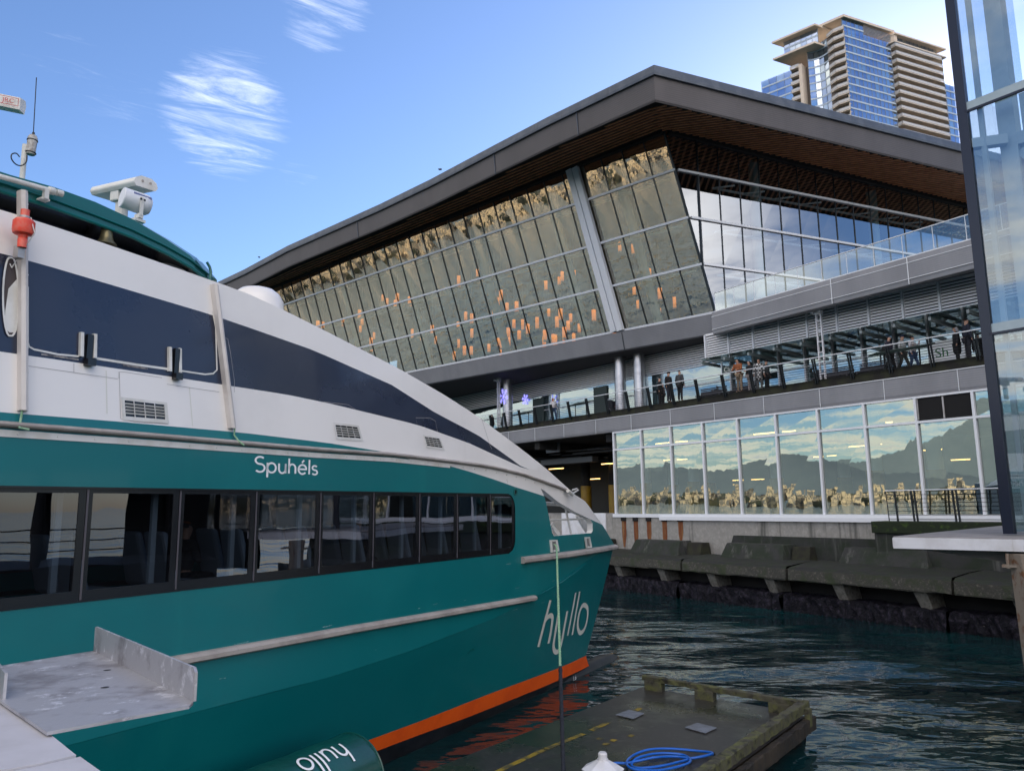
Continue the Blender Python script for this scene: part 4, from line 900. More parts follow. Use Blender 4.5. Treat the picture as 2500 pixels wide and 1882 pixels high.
# penthouse boxes and flat overhanging roofs
def slab(pts, z, h, name, m): mb = MB(); mb.poly([V((p.x, p.y, z)) for p in pts], (0, 0, h)); return mb.build(name, m, ap)
bl = bX(1880, 110); zl = hitP(1905, 130, A0, n2).z
facade(AP(-.5, bX(1998, 60), 0)+n2o*.5, AP(-.5, bX(1918, 110), 0)+n2o*.5, ZM-2.6, ZM+3.4, 2.2, 'p', out=n2o)
slab([AP(-2, bX(2003, 60), 0)+n2o*1.5, AP(-2, bX(1898, 110), 0)+n2o*1.5, AP(14, bX(1898, 110), 0), AP(14, bX(2003, 60), 0)], ZM+3.4, .7, 'roof_slab', M['aconc'])
slab([AP(-2, bX(2003, 90), 0)+n2o*2, AP(-2, bX(1902, 150), 0)+n2o*2, AP(14, bX(1902, 150), 0), AP(14, bX(2003, 90), 0)], ZM-3.6, .7, 'roof_slab', M['aconc'])
facade(AP(.2, .3, 0), AP(a1*.45, 0.3, 0), ZM+.4, ZM+4.1, 1.9, 'q', out=n3o)
mb = MB()
for k in range(7): mb.beam(AP(a1*.45, .3, ZM+.6+k*.5), AP(a1+1, .3, ZM+.6+k*.5), .12, .22)
mb.build('roof_louvre', M['afr'], ap)
slab([AP(0, -.3, 0)+n3o*.4, AP(a1+2, -.3, 0)+n3o*.4, AP(a1+2, 12, 0), AP(0, 12, 0)], ZM+4.1, .9, 'roof_slab', M['aconc'])
slab([AP(a1, 0, 0)+n3o*1.9, AP(a3-3.2, 0, 0)+n3o*1.9, AP(a3-1, 10, 0), AP(a1, 10, 0)], ZM-.6, .5, 'roof_slab', M['aconc'])
facade(AP(a1+2.5, 0, 0), AP(a3-6, 0, 0), ZM-.1, ZM+3.0, 1.9, 's', out=n3o)
slab([AP(a1+1.2, 0, 0)+n3o*1.6, AP(a3-2.5, 0, 0)+n3o*1.6, AP(a3-2.5, 10, 0), AP(a1+1.2, 10, 0)], ZM+3.0, .6, 'roof_slab', M['aconc'])
slab([AP(a1+1.2, 0, 0)+n3o*1.0, AP(a1+2.6, 0, 0)+n3o*1.0, AP(a1+2.6, 5, 0), AP(a1+1.2, 5, 0)], ZM-.1, 3.1, 'stair_box', M['aconc'])
slab([AP(1, b5-1, 0)-n2o*.6, AP(1, 1, 0)-n2o*1.5, AP(a3+7, 1, 0)-n3o*5, AP(a3+7, 18, 0), AP(12, b5, 0)], Z0, ZM-8-Z0, 'core', M['abr'])
# ================================================================ ferry
aB = radians(30.5); dB = V((sin(aB), cos(aB), 0)); nB = V((-dB.y, dB.x, 0)); B0 = hitY(0, 1300, 8.0); B0.z = 0    # nB points inboard (away from the camera)
CH = [(-2, 2.02), (3.3, 1.97), (4.9, 1.95), (6.9, 2.02), (9.7, 2.22), (12.8, 2.66), (14.6, 3.02), (16.3, 3.34)]
def Wd(t, z):
    w = 0
    if z > 5.35: w += .10*(z-5.35)
    if t > 11: w += .010*(t-11)**2
    zc = interp(CH, t)
    if z < zc: w += interp([(6, .36), (12, .26), (16.5, .16)], t)*(zc-z)
    return w
def Bp(t, w, z): p = B0+dB*t+nB*w; return V((p.x, p.y, z))
def S(t, z, off=0): return Bp(t, Wd(t, z)-off, z)
def tz(px, py, add=0):
    w = add
    for _ in range(25):
        p = hitP(px, py, B0+nB*w, nB); t = (p-B0).dot(dB); w = Wd(t, p.z)*.7+(w-add)*.3+add
    return (t, p.z)
def wz(px, py, w): p = hitP(px, py, B0+nB*w, nB); return ((p-B0).dot(dB), p.z)
T_ = lambda l: [tz(*p) for p in l]
fy = thing('ferry', Bp(4, 4.7, 0), 'teal and white passenger catamaran ferry moored beside the float, bow toward the glass hall', 'ferry')
AFT = -24; TF = 11.6; NOSE = tz(1499, 1328)
rail_ = T_([(0, 1048), (300, 1069), (600, 1092), (768, 1105), (957, 1117), (1083, 1131), (1188, 1144), (1272, 1163), (1386, 1203)])
stripe = T_([(0, 1006), (300, 1030), (600, 1057), (800, 1081), (957, 1106), (1000, 1121)]); stripe.append((20, 1.0))
blow = T_([(0, 859), (65, 867), (300, 902), (530, 937), (700, 963), (810, 986), (1020, 1037), (1146, 1082), (1282, 1145)])
bup = T_([(0, 619), (68, 635), (300, 704), (515, 768), (600, 797), (768, 856), (957, 940), (1062, 1007), (1167, 1062), (1282, 1145)])
silh = T_([(68, 537), (200, 576), (350, 627), (515, 684), (600, 715), (680, 751), (789, 805), (978, 902), (1083, 963), (1159, 1011), (1256, 1083), (1336, 1146), (1405, 1208), (1428, 1223), (1437, 1234), (1448, 1250), (1471, 1281), (1499, 1328)])
silh[0] = (silh[0][0], silh[1][1]+.02)
tedge = T_([(1083, 1133), (1146, 1151), (1209, 1171), (1256, 1188), (1329, 1211)])
hb = T_([(1329, 1211), (1320, 1192), (1328, 1197), (1363, 1225), (1405, 1250), (1431, 1262), (1441, 1267), (1446.5, 1277), (1447, 1295), (1444, 1301), (1352.5, 1308), (1348, 1301), (1342, 1270), (1334.5, 1232)])
WB0, WT0, WEND = 3.50, 4.76, tz(1258, 1290)[0]
print('WEND', WEND, 'NOSE', NOSE, 'silh', [(round(a, 2), round(b, 2)) for a, b in silh])
OT = [tz(*p) for p in ((895, 1805), (1100, 1730), (1250, 1670), (1430, 1600))]; OB = [tz(*p) for p in ((917, 1831), (1060, 1776), (1200, 1725), (1438, 1625))]
ORT, ORB = OT[-1][1], OB[-1][1]
print('orange', OT, OB, 'wl', tz(938, 1866), 'stem', tz(1438, 1625))
# --- hull side
mb = MB(); ts = [AFT+i*1.2 for i in range(20)]+[0+.4*i for i in range(29)]+[TF]
ts = sorted(set(round(x, 3) for x in ts))
ts = [x for x in ts if x < WEND-.05]+[WEND]+[x for x in ts if x > WEND+.05]
tmeet = tedge[0][0]
def ztop(t): return interp(rail_, t) if t < tmeet else min(interp(rail_, t), interp(tedge, t))
rows = []
for f in range(7): rows.append([S(t, interp(CH, t)+(WB0-interp(CH, t))*f/6) for t in ts])
mb.grid(rows)
ta_ = [t for t in ts if t >= WEND]
mb.grid([[S(t, WB0+(WT0-WB0)*f/4) for t in ta_] for f in range(5)])
mb.grid([[S(t, WT0+(ztop(t)-WT0)*f/3) for t in ts] for f in range(4)])
# rounded corners of the window band
for sz, zc in ((1, WT0), (-1, WB0)):
    r = .30; c = (WEND-r, zc-sz*r); fan = [S(WEND, zc)]+[S(c[0]+r*sin(k*pi/12), c[1]+sz*r*cos(k*pi/12)) for k in range(7)]
    mb.add(fan, [(0, k, k+1) for k in range(1, 7)])
# bow part below / around the opening (teal)
def zgrid_poly(pts, m=0, off=0):
    P3 = [V((t, z, 0)) for t, z in pts]; tr = tessellate_polygon([P3]); mb.add([S(t, z, off) for t, z in pts], [list(f) for f in tr], m)
lower = [(t, interp(CH, t)) for t in (TF, 12.2, 12.8, 13.4, 14, 14.6, 15.2, 15.8)]
tb = [p for p in tedge if p[0] > TF+.05]
teal_poly = [(TF, ztop(TF))]+tb+hb[:0:-1][:8]+[tz(1471, 1281), NOSE]+lower[::-1]
zgrid_poly(teal_poly)
# below the chine: slab side, orange boot, black bottom
tl_ = [AFT+i*1.2 for i in range(20)]+[.5*i for i in range(31)]
STb = tz(1438, 1625)[0]; 
def stem_t(z): return interp([(-1, STb-.6), (ORB, STb), (ORT, tz(1430, 1600)[0]), (NOSE[1], NOSE[0])], z)
def lowrow(zf): # zf(t) height
    out = []
    for i in range(60):
        f = i/59; z_ = zf; t = AFT; out.append((f, z_))
    return out
frs = [i/70 for i in range(71)]
def hullrow(k, n=6):
    r = []
    for f in frs:
        tt = AFT+(NOSE[0]-AFT)*(1-(1-f)**1.25)
        zc = min(interp(CH, tt), NOSE[1])
        z = zc+(ORT-zc)*k/n; te = min(tt, 1e9)
        r.append((f, k, n))
    return r
def lowpt(f, g, za=None):
    """f along the hull, g = 0 at the chine .. 1 at the orange line"""
    tt = AFT+(NOSE[0]-AFT)*(1-(1-f)**1.25); zc = interp(CH, tt) if f < 1 else NOSE[1]
    zl = interp(OT, tt)
    z = zc+(zl-zc)*g; st = stem_t(z); t = AFT+(st-AFT)*(1-(1-f)**1.25)
    zc2 = interp(CH, t)
    return (t, z if g > 0 else min(zc, z))
rows = []
for k in range(9):
    g = k/8; rows.append([S(*lowpt(f, g)) for f in frs])
nteal = len(rows)
def tf_(f): return AFT+(NOSE[0]-AFT)*(1-(1-f)**1.25)
for k, z in enumerate(((0, 0), 0, .2, -.1, -.7)):
    r = []
    for f in frs:
        zt, zb = interp(OT, tf_(f)), interp(OB, tf_(f)); z_ = (zt+zb)/2 if k == 0 else (zb if k == 1 else (min(z, zb-.03)))
        r.append(S(AFT+(stem_t(z_)-AFT)*(1-(1-f)**1.25), z_))
    rows.append(r)
mats = [0]*(nteal-1)+[1, 1, 2, 2, 2]
mb.grid(rows, mats=mats)
# inner side of this hull and the other hull, bottom, stern
def inner(t, z, w): return Bp(t, w, z)
for wa in (0, 1):
    rw = []
    for z in (NOSE[1], 2.0, ORT, ORB, -.7):
        r = []
        for f in frs:
            st = stem_t(z) if z < NOSE[1] else NOSE[0]; t = AFT+(st-AFT)*(1-(1-f)**1.25)
            wn = Wd(st, z); w = wn+(2.7-wn)*(1-f**6)
            r.append(Bp(t, w if not wa else 9.4-w, z))
        rw.append(r)
    mb.grid(rw, mats=[0, 0, 1, 2])
rows = [[Bp(AFT+(stem_t(z)-AFT)*(1-(1-f)**1.25), 9.4-Wd(AFT+(stem_t(z)-AFT)*(1-(1-f)**1.25), z), z) for f in frs] for z in (NOSE[1]-.05, 2.0, ORT, ORB, -.7)]
mb.grid(rows, mats=[0, 0, 1, 2])
mb.quad(Bp(AFT, 0, -.7), Bp(AFT, 9.4, -.7), Bp(AFT, 9.4, 5.3), Bp(AFT, 0, 5.3)); mb.quad(Bp(TF, 9.4, 3), Bp(AFT, 9.4, 3), Bp(AFT, 9.4, 5.3), Bp(TF, 9.4, 5.3)); mb.quad(Bp(TF, 9.4, 3), Bp(AFT, 9.4, 3), Bp(AFT, 9.4, 1.8), Bp(TF, 9.4, 1.8))
mb.quad(Bp(AFT, 2.6, 1.7), Bp(TF+1, 2.6, 1.7), Bp(TF+1, 6.8, 1.7), Bp(AFT, 6.8, 1.7))
hull = mb.build('hull', [M['teal'], M['orange'], M['black']], fy, smooth=True, merge=False, fixn=True)
# foredeck
mb = MB(); mb.quad(Bp(TF-1, .15, 2.95), Bp(15.6, .35, 3.0), Bp(15.6, 9.0, 3.0), Bp(TF-1, 9.2, 2.95)); mb.build('foredeck', M['white2'], fy)
# --- superstructure
mb = MB(); tS = [t for t in ts if t <= TF]
def region(lo, hi, m, n=3, tl=None):
    tl = tl or tS; mb.grid([[S(t, lo(t)+(max(hi(t), lo(t))-lo(t))*f/n) for t in tl] for f in range(n+1)], m)
fr = lambda tab: (lambda t: interp(tab, t))
region(fr(rail_), lambda t: max(interp(stripe, t), interp(rail_, t)), 2, 1)
region(lambda t: max(interp(stripe, t), interp(rail_, t)), fr(blow), 0, 3)
region(fr(blow), fr(bup), 1, 6)
region(fr(bup), fr(silh), 0, 3)
ta2 = [t for t in tS if t >= tmeet]
region(lambda t: ztop(t), fr(rail_), 0, 1, ta2)
# bow wing: white, with the pointed end of the dark band
tip = blow[-1]
wp = [(TF, interp(silh, TF))]+[p for p in silh if p[0] > TF+.05][:-1]+hb[6:0:-1]+tb[::-1]+[(TF, ztop(TF)), (TF, interp(blow, TF)), tip, (TF, interp(bup, TF))]
zgrid_poly(wp, 0)
zgrid_poly([(TF, interp(blow, TF)), tip, (TF, interp(bup, TF))], 1)
# inner face of the wing and rim of the opening
mbi = mb
for i in range(len(hb)):
    a, b = hb[i], hb[(i+1) % len(hb)]
    if i == 0: continue
    mb.quad(S(*a), S(*b), S(*b, -.16), S(*a, -.16), 3)
P3 = [V((t, z, 0)) for t, z in ([(TF, interp(silh, TF))]+[p for p in silh if p[0] > TF+.05]+lower[::-1])]
H3 = [V((t, z, 0)) for t, z in hb[1:]]
tr = tessellate_polygon([P3, H3]); al = P3+H3; mb.add([S(p.x, p.y, -.16) for p in al], [list(f) for f in tr], 3)
ss = [p for p in silh if p[0] > TF+.05]; ss = [(TF, interp(silh, TF))]+ss
mb.grid([[S(*p) for p in ss], [S(*p, -.16) for p in ss]], 0)
# roof top and far side
zr_ = fr(silh)
mb.grid([[S(t, zr_(t)) for t in tS], [Bp(t, .5+Wd(t, zr_(t)), zr_(t)+.06) for t in tS], [Bp(t, 8.9-Wd(t, zr_(t)), zr_(t)+.06) for t in tS], [Bp(t, 9.4-Wd(t, zr_(t)), zr_(t)) for t in tS], [Bp(t, 9.4, 5.3) for t in tS]], 0)
mb.grid([[Bp(TF, w, 3.0), Bp(TF, w, interp(silh, TF))] for w in (.1, 3, 6.4, 9.3)], 0)
mb.quad(Bp(AFT, 0, 5.3), Bp(AFT, 9.4, 5.3), Bp(AFT, 9.2, 7.6), Bp(AFT, .2, 7.6), 0)
mb.build('superstructure', [M['white'], M['navy'], M['teal'], M['white2']], fy, smooth=True, fixn=True)
# --- cabin inside
mb = MB(); mb.quad(Bp(AFT+.2, .12, 3.05), Bp(TF-.2, .12, 3.05), Bp(TF-.2, 9.3, 3.05), Bp(AFT+.2, 9.3, 3.05)); mb.quad(Bp(AFT+.2, .12, 5.15), Bp(TF-.2, .12, 5.15), Bp(TF-.2, 9.3, 5.15), Bp(AFT+.2, 9.3, 5.15))
mb.quad(Bp(AFT+.2, 9.2, 3.05), Bp(TF-.2, 9.2, 3.05), Bp(TF-.2, 9.2, 5.15), Bp(AFT+.2, 9.2, 5.15)); mb.quad(Bp(AFT+.2, .12, 3.05), Bp(AFT+.2, 9.2, 3.05), Bp(AFT+.2, 9.2, 5.15), Bp(AFT+.2, .12, 5.15)); mb.quad(Bp(TF-.2, .12, 3.05), Bp(TF-.2, 9.2, 3.05), Bp(TF-.2, 9.2, 5.15), Bp(TF-.2, .12, 5.15))
mb.build('cabin_lining', M['cab'], fy)
# --- windows
edg = [tz(x, 1300)[0] for x in (209, 437, 624, 782, 912, 1025, 1117, 1198, 1258)]
wins = [(edg[0]-1.22*(k+1), edg[0]-1.22*k) for k in range(5, -1, -1)]+list(zip(edg, edg[1:]))
for i, (a, b) in enumerate(wins):
    last = i == len(wins)-1; mb = MB(); e = .012; bw = .085; o = -.012
    A, B_, C_, D_ = a+e, b-e, WB0+.015, WT0-.015
    ia, ib, ic, id_ = A+bw*.6, B_-bw, C_+bw*1.2, D_-bw*.55
    mb.grid([[S(t, z, o) for t in (A, B_)] for z in (C_, ic)]); mb.grid([[S(t, z, o) for t in (A, B_)] for z in (id_, D_)])
    mb.grid([[S(t, z, o) for t in (A, ia)] for z in (ic, id_)]); mb.grid([[S(t, z, o) for t in (ib, B_)] for z in (ic, id_)])
    mb.quad(S(ib, ic, o), S(ib, id_, o), S(ib, id_, -.08), S(ib, ic, -.08)); mb.quad(S(ia, id_, o), S(ib, id_, o), S(ib, id_, -.08), S(ia, id_, -.08)); mb.quad(S(ia, ic, o), S(ib, ic, o), S(ib, ic, -.08), S(ia, ic, -.08))
    wi = mb.build('window', M['blackp'], fy)
    mb = MB(); mb.quad(S(ia, ic, -.02), S(ib, ic, -.02), S(ib, id_, -.02), S(ia, id_, -.02)); mb.build('pane', M['bglass'], wi)
    if not last:
        mb = MB(); mb.quad(S(b-.012, WB0, -.005), S(b+.012, WB0, -.005), S(b+.012, WT0, -.005), S(b-.012, WT0, -.005)); mb.build('window_joint', M['frame'], fy)
    mb = MB(); mb.box(Bp(b-.16, .30, 4.1), .07, .05, 1.9, (dB, nB, UP)); mb.build('cabin_pillar', M['curt'], fy)
    if i > 3:
        mb = MB(); c = Bp(a+.42, .75, 3.55)
        mb.box8([Bp(a+.35, .45, 3.45), Bp(a+.85, .45, 3.45), Bp(a+.85, 1.5, 3.45), Bp(a+.35, 1.5, 3.45), Bp(a+.35, .45, 3.57), Bp(a+.85, .45, 3.55), Bp(a+.85, 1.5, 3.55), Bp(a+.35, 1.5, 3.57)])
        for w in (.45, 1.0): mb.box8([Bp(a+.28, w, 3.5), Bp(a+.4, w, 3.5), Bp(a+.4, w+.5, 3.5), Bp(a+.28, w+.5, 3.5), Bp(a+.10, w+.03, 4.22), Bp(a+.2, w+.03, 4.22), Bp(a+.2, w+.47, 4.22), Bp(a+.10, w+.47, 4.22)])
        mb.build('seat', M['seat'], fy, bevel=.05)
mb = MB()   # dark edge of the whole band
for z in (WB0+.005, WT0-.005): mb.beam(S(-9, z, .0), S(WEND-.28, z, .0), .02, .025)
mb.build('band_trim', M['blackp'], fy)
# --- rub rails
def srail(pts, hgt, dep, name, m, n=6, lumpy=0):
    """half round rail following the side"""
    mb = MB(); rows = []
    for k in range(n+1):
        a = -pi/2+pi*k/n; rows.append([S(t, z+hgt/2*sin(a), dep*cos(a)+.002) for t, z in pts])
    mb.grid(rows); mb.add([r[-1] for r in rows], [list(range(n+1))]); mb.add([r[0] for r in rows], [list(range(n+1))])
    return mb.build(name, m, fy, smooth=True)
def seg(tab, a, b, n): return [(a+(b-a)*i/n, interp(tab, a+(b-a)*i/n)) for i in range(n+1)]
srail([(t, z+.055) for t, z in seg(rail_, -10, rail_[-1][0], 50)], .075, .075, 'guard_rail', M['rubber'])
mb = MB(); rr = seg(rail_, -10, rail_[5][0]+.2, 40); mb.grid([[S(t, z+.0, .012) for t, z in rr], [S(t, z-.075, .012) for t, z in rr]]); 
for k in range(52): t = -10+k*.42; z = interp(rail_, t)-.035; mb.lathe([(.013, .0), (.013, .02), (0, .022)], S(t, z), -nB, 6)
mb.build('rail_flange', M['white2'], fy)
st_ = T_([(400, 1617), (870, 1533), (1303, 1459)]); st_z = sum(z for t, z in st_)/3
t0s, t1s = tz(400, 1617)[0], tz(1303, 1459)[0]
def barrail(pts, h, d, name):
    mb = MB(); rows = [[S(t, z+dz, o) for t, z in pts] for dz, o in ((h/2, -.01), (h/2-.01, d*.6), (h*.12, d), (-h*.3, d), (-h/2, d*.55), (-h/2, -.01))]
    mb.grid(rows); mb.add([r[-1] for r in rows], [list(range(6))]); mb.add([r[0] for r in rows], [list(range(6))]); return mb.build(name, M['rubber'], fy)
barrail([(-10, st_[0][1])]+[(t0s+(t1s-t0s)*i/20, interp(st_, t0s+(t1s-t0s)*i/20)) for i in range(21)], .125, .10, 'rub_rail')
g_ = T_([(1272, 1367), (1385, 1353), (1499, 1335)])
barrail([(g_[0][0]+(g_[-1][0]+.05-g_[0][0])*i/10, interp(g_, g_[0][0]+(g_[-1][0]-g_[0][0])*i/10)) for i in range(11)], .15, .12, 'bow_fender')
# --- vertical rubbing posts
M['postm'] = mat('pale_post', (.62, .58, .55), .5, c2=(.50, .46, .43), ns=2, streak=((.38, .34, .31), 3, .6, .8))
def post(a, b, w0, w1, name='rubbing_post'):
    (ta, za), (tb_, zb) = tz(*a), tz(*b); mb = MB(); rows = []
    for dt, o in ((-w0, -.01), (-w0, .09), (-w0*.2, .11), (w1*.35, .10), (w1*.4, .035), (w1, .035), (w1, -.01)): rows.append([S(ta+dt, za, o), S(tb_+dt, zb, o)])
    mb.grid(rows); mb.add([r[0] for r in rows], [list(range(7))]); mb.add([r[1] for r in rows], [list(range(7))]); o = mb.build(name, M['postm'], fy)
    mb = MB()
    for k in range(9): f = (k+.5)/9; mb.lathe([(.014, 0), (.014, .015), (0, .018)], S(ta+(tb_-ta)*f+w1*.7, za+(zb-za)*f, .036), -nB, 6)
    for f0, f1 in ((0, .22), (.78, 1)): mb.quad(*[S(ta+(tb_-ta)*f+d, za+(zb-za)*f, .04) for f, d in ((f0, w1*.45), (f0, w1*.95), (f1, w1*.95), (f1, w1*.45))])
    mb.build('post_strip', M['white2'], o)
post((52, 470), (52, 1003), .045, .055); post((519, 697), (562, 1046), .045, .055)
def rope(pts, r, name, m, parent): mb = MB(); mb.tube(pts, r, 8); return mb.build(name, m, parent, smooth=True)
rope([S(*tz(47, 1003), .06), S(*tz(46, 1030), .03), S(*tz(38, 1045), .07), S(*tz(60, 1050), .09)], .012, 'drain_hose', M['ropeg'], fy)
rope([S(*tz(566, 1046), .06), S(*tz(568, 1062), .03), S(*tz(574, 1077), .07), S(*tz(584, 1088), .10)], .012, 'drain_hose', M['ropeg'], fy)
# --- stowed panel outline, brackets, seams
def ribbon(mb, pts, w, off=.004, closed=False):
    """flat line of width w along points (t, z) on the side"""
    L = [V((a, b, 0)) for a, b in pts]; n = len(L); l, r = [], []
    for i in range(n):
        d = (L[(i+1) % n if closed else min(i+1, n-1)]-L[(i-1) % n if closed else max(i-1, 0)]).normalized(); q = V((-d.y, d.x, 0))*w/2
        l.append(S((L[i]+q).x, (L[i]+q).y, off)); r.append(S((L[i]-q).x, (L[i]-q).y, off))
    if closed: l.append(l[0]); r.append(r[0])
    mb.grid([l, r])
mb = MB()
ribbon(mb, T_([(67, 700), (67, 835), (70, 846), (82, 853), (140, 865), (191, 870)]), .022, .006)
ribbon(mb, T_([(235, 875), (330, 890), (410, 901)]), .03, .006); ribbon(mb, T_([(440, 905), (500, 914), (520, 912), (529, 903), (526, 800), (518, 760)]), .022, .006)
mb.build('panel_edge', M['white2'], fy)
M['worn'] = mat('worn_edge', (.30, .27, .25), .6, c2=(.06, .06, .07), ns=12)
mb = MB(); ribbon(mb, T_([(100, 865), (191, 878)]), .02, .007); ribbon(mb, T_([(300, 892), (360, 900)]), .022, .008); mb.build('worn_patch', M['worn'], fy)
for x, y in ((196, 812), (228, 816), (411, 848), (435, 851)):
    t, z = tz(x, y); t2, z2 = tz(x+4, y+60); mb = MB()
    mb.grid([[S(t+d, z, o), S(t+d, z2, o)] for d, o in ((-.018, 0), (-.018, .05), (.022, .05), (.022, 0))]); mb.build('bracket', M['white2'], fy, bevel=.006)
for x, y in ((215, 818), (427, 852)):
    t, z = tz(x, y); z2 = tz(x, y+74)[1]; mb = MB(); mb.box((S(t, (z+z2)/2, .02)), .07, .05, z-z2, (dB, nB, UP)); mb.box(S(t, z2+.03, .05), .10, .09, .08, (dB, nB, UP)); mb.build('latch', M['blackp'], fy)
M['seam'] = mat('seam', (.36, .34, .34), .6)
for pts in ([(66, 893), (287, 925)], [(407, 938), (535, 957)], [(290, 925), (290, 908), (303, 908), (395, 922)], [(291, 910), (294, 1022), (330, 1030), (410, 1035), (412, 1028)], [(180, 887), (180, 910)], [(545, 822), (556, 828), (562, 860), (572, 930), (572, 958)], [(790, 981), (850, 988), (868, 1000)], [(1018, 1035), (1015, 1020), (1050, 1020), (1063, 1028), (1068, 1053)]):
    mb = MB(); ribbon(mb, T_(pts), .006, .003); mb.build('seam_line', M['seam'], fy)
mb = MB(); ribbon(mb, T_([(1175, 1020), (1195, 1085), (1240, 1178)]), .010, .004); mb.build('seam_line', M['seam'], fy)
M['fst'] = mat('faint_stain', (.68, .67, .60), .5)
for pts in ([(259, 905), (261, 1010)], [(462, 945), (470, 1040)]): mb = MB(); ribbon(mb, T_(pts), .015, .002); mb.build('water_stain', M['fst'], fy)
# scuffs and chips in the teal paint
M['scuff'] = mat('paint_scuff', (.30, .42, .42), .6, c2=(.02, .2, .2), ns=30)
for k in range(16):
    t0 = random.uniform(1.5, 13.5); z0 = random.uniform(2.15, 3.35) if k % 2 else random.uniform(2.62, 2.74); L_ = random.uniform(.03, .22)
    if abs(z0-2.6) < .09: z0 = 2.71
    mb = MB(); ribbon(mb, [(t0, z0), (t0+L_*.5, z0+random.uniform(-.004, .004)), (t0+L_, z0+random.uniform(-.01, .01))], random.uniform(.003, .009), .0035); mb.build('scuff', M['scuff'], fy)
# --- vents
for (x0, y0), (x1, y1), (x2, y2), (x3, y3) in (((303, 977), (400, 988), (403, 1024), (306, 1016)), ((818, 1037), (872, 1043), (880, 1070), (823, 1066)), ((1036, 1066), (1072, 1071), (1080, 1093), (1042, 1088))):
    c = T_([(x0, y0), (x1, y1), (x2, y2), (x3, y3)])
    def bl(u, v, o=0): a = (c[0][0]+(c[1][0]-c[0][0])*u, c[0][1]+(c[1][1]-c[0][1])*u); b = (c[3][0]+(c[2][0]-c[3][0])*u, c[3][1]+(c[2][1]-c[3][1])*u); return S(a[0]+(b[0]-a[0])*v, a[1]+(b[1]-a[1])*v, o)
    mb = MB(); fr_ = .035
    k = (-.10, 1.12); mb.grid([[bl(u, v, .010) for u in (-.08, 1.08)] for v in (-.18, 0)]); mb.grid([[bl(u, v, .010) for u in (-.08, 1.08)] for v in (1, 1.25)]); mb.grid([[bl(u, v, .010) for u in (-.08, 0)] for v in (0, 1)]); mb.grid([[bl(u, v, .010) for u in (1, 1.08)] for v in (0, 1)])
    ve = mb.build('vent', M['white2'], fy)
    mb = MB(); mb.quad(bl(0, 0, .002), bl(1, 0, .002), bl(1, 1, .002), bl(0, 1, .002)); mb.build('vent_opening', M['blackp'], ve)
    mb = MB()
    for k in range(1, 5): v = k/5; mb.quad(bl(0, v-.05, .018), bl(1, v-.05, .018), bl(1, v+.05, .006), bl(0, v+.05, .006))
    for u in (.22, .48, .74): mb.quad(bl(u-.012, 0, .014), bl(u+.012, 0, .014), bl(u+.012, 1, .014), bl(u-.012, 1, .014))
    mb.build('vent_slats', M['white2'], ve)
# --- oval opening at the far left
mb = MB(); ov = [tz(24+19*cos(a)*1.0, 725+95*max(-1, min(1, sin(a)*1.05))) for a in [2*pi*k/28 for k in range(28)]]
P3 = [V((t, z, 0)) for t, z in ov]; mb.add([S(t, z, .003) for t, z in ov], [list(range(28))]); 
o = mb.build('oval_opening', mat('brown_shadowed_recess', (.06, .045, .045), .7), fy)
mb = MB(); ribbon(mb, ov, .02, .02, True); mb.build('opening_rim', M['white2'], o)
mb = MB(); pts = T_([(12, 760), (20, 705), (42, 680), (43, 800), (38, 812), (22, 812), (10, 798)]); mb.add([S(t, z, .006) for t, z in pts], [list(range(7))]); mb.build('inner_panel', M['white2'], o)
# --- fairleads, bow opening rails, porthole
for (x0, y0), (x1, y1), (x2, y2), (x3, y3) in (((1341, 1318), (1358, 1317), (1363, 1345), (1344, 1348)), ((1426, 1311), (1438, 1310), (1443, 1336), (1430, 1338))):
    c = T_([(x0, y0), (x1, y1), (x2, y2), (x3, y3)]); mb = MB(); cc_ = (sum(a for a, b in c)/4, sum(b for a, b in c)/4)
    inn = [(cc_[0]+(a-cc_[0])*.6, cc_[1]+(b-cc_[1])*.7) for a, b in c]
    for i in range(4): j = (i+1) % 4; mb.quad(S(*c[i], .035), S(*c[j], .035), S(*inn[j], .03), S(*inn[i], .03)); mb.quad(S(*c[i], 0), S(*c[j], 0), S(*c[j], .035), S(*c[i], .035)); mb.quad(S(*inn[i], .03), S(*inn[j], .03), S(*inn[j], .002), S(*inn[i], .002))
    f_ = mb.build('fairlead', M['white2'], fy); mb = MB(); mb.quad(*[S(*p, .004) for p in inn]); mb.build('fairlead_throat', M['alu'], f_)
def wline(p, w_in): return Bp(*[(wz(*p, w_in)[0]), w_in, (wz(*p, w_in)[1])])
for nm, pl_, r_ in (('bow_rail', [(1331, 1227), (1378, 1229), (1394, 1302)], .03), ('bow_rail', [(1333, 1232), (1375, 1234)], .022), ('bow_rail', [(1340, 1269), (1440, 1266)], .025)):
    rope([wline(p, .45) for p in pl_], r_, nm, M['white2'], fy)
for pl_ in ([(1347, 1278), (1352, 1290), (1365, 1306)], [(1408, 1255), (1425, 1285), (1436, 1300)], [(1414, 1258), (1438, 1290)]):
    mb = MB(); q = [wline(p, .6) for p in pl_]
    for a, b in zip(q, q[1:]): mb.beam(a, b, .05, .12)
    mb.build('deck_brace', M['white2'], fy)
mb = MB(); c = tz(1258, 1201); mb.lathe([(.055, 0), (.08, .0), (.08, .02), (.055, .02), (.05, -.01), (0, -.01)], S(*c, .0), -nB, 20); mb.build('porthole', M['teal2'], fy, smooth=True)
mb = MB(); mb.lathe([(.05, .0), (0, .002)], S(*c, .004), -nB, 16); mb.build('porthole_glass', M['blackp'], fy)
mb = MB(); q = [S(*tz(x, y), .10) for x, y in ((1378, 1199), (1384, 1206), (1394, 1202), (1403, 1196), (1400, 1193), (1389, 1196))]; mb.tube(q, .022, 6); mb.tube([S(*tz(1376, 1198), .12), S(*tz(1387, 1207), .12)], .05, 8); mb.build('shackle', M['white2'], fy)
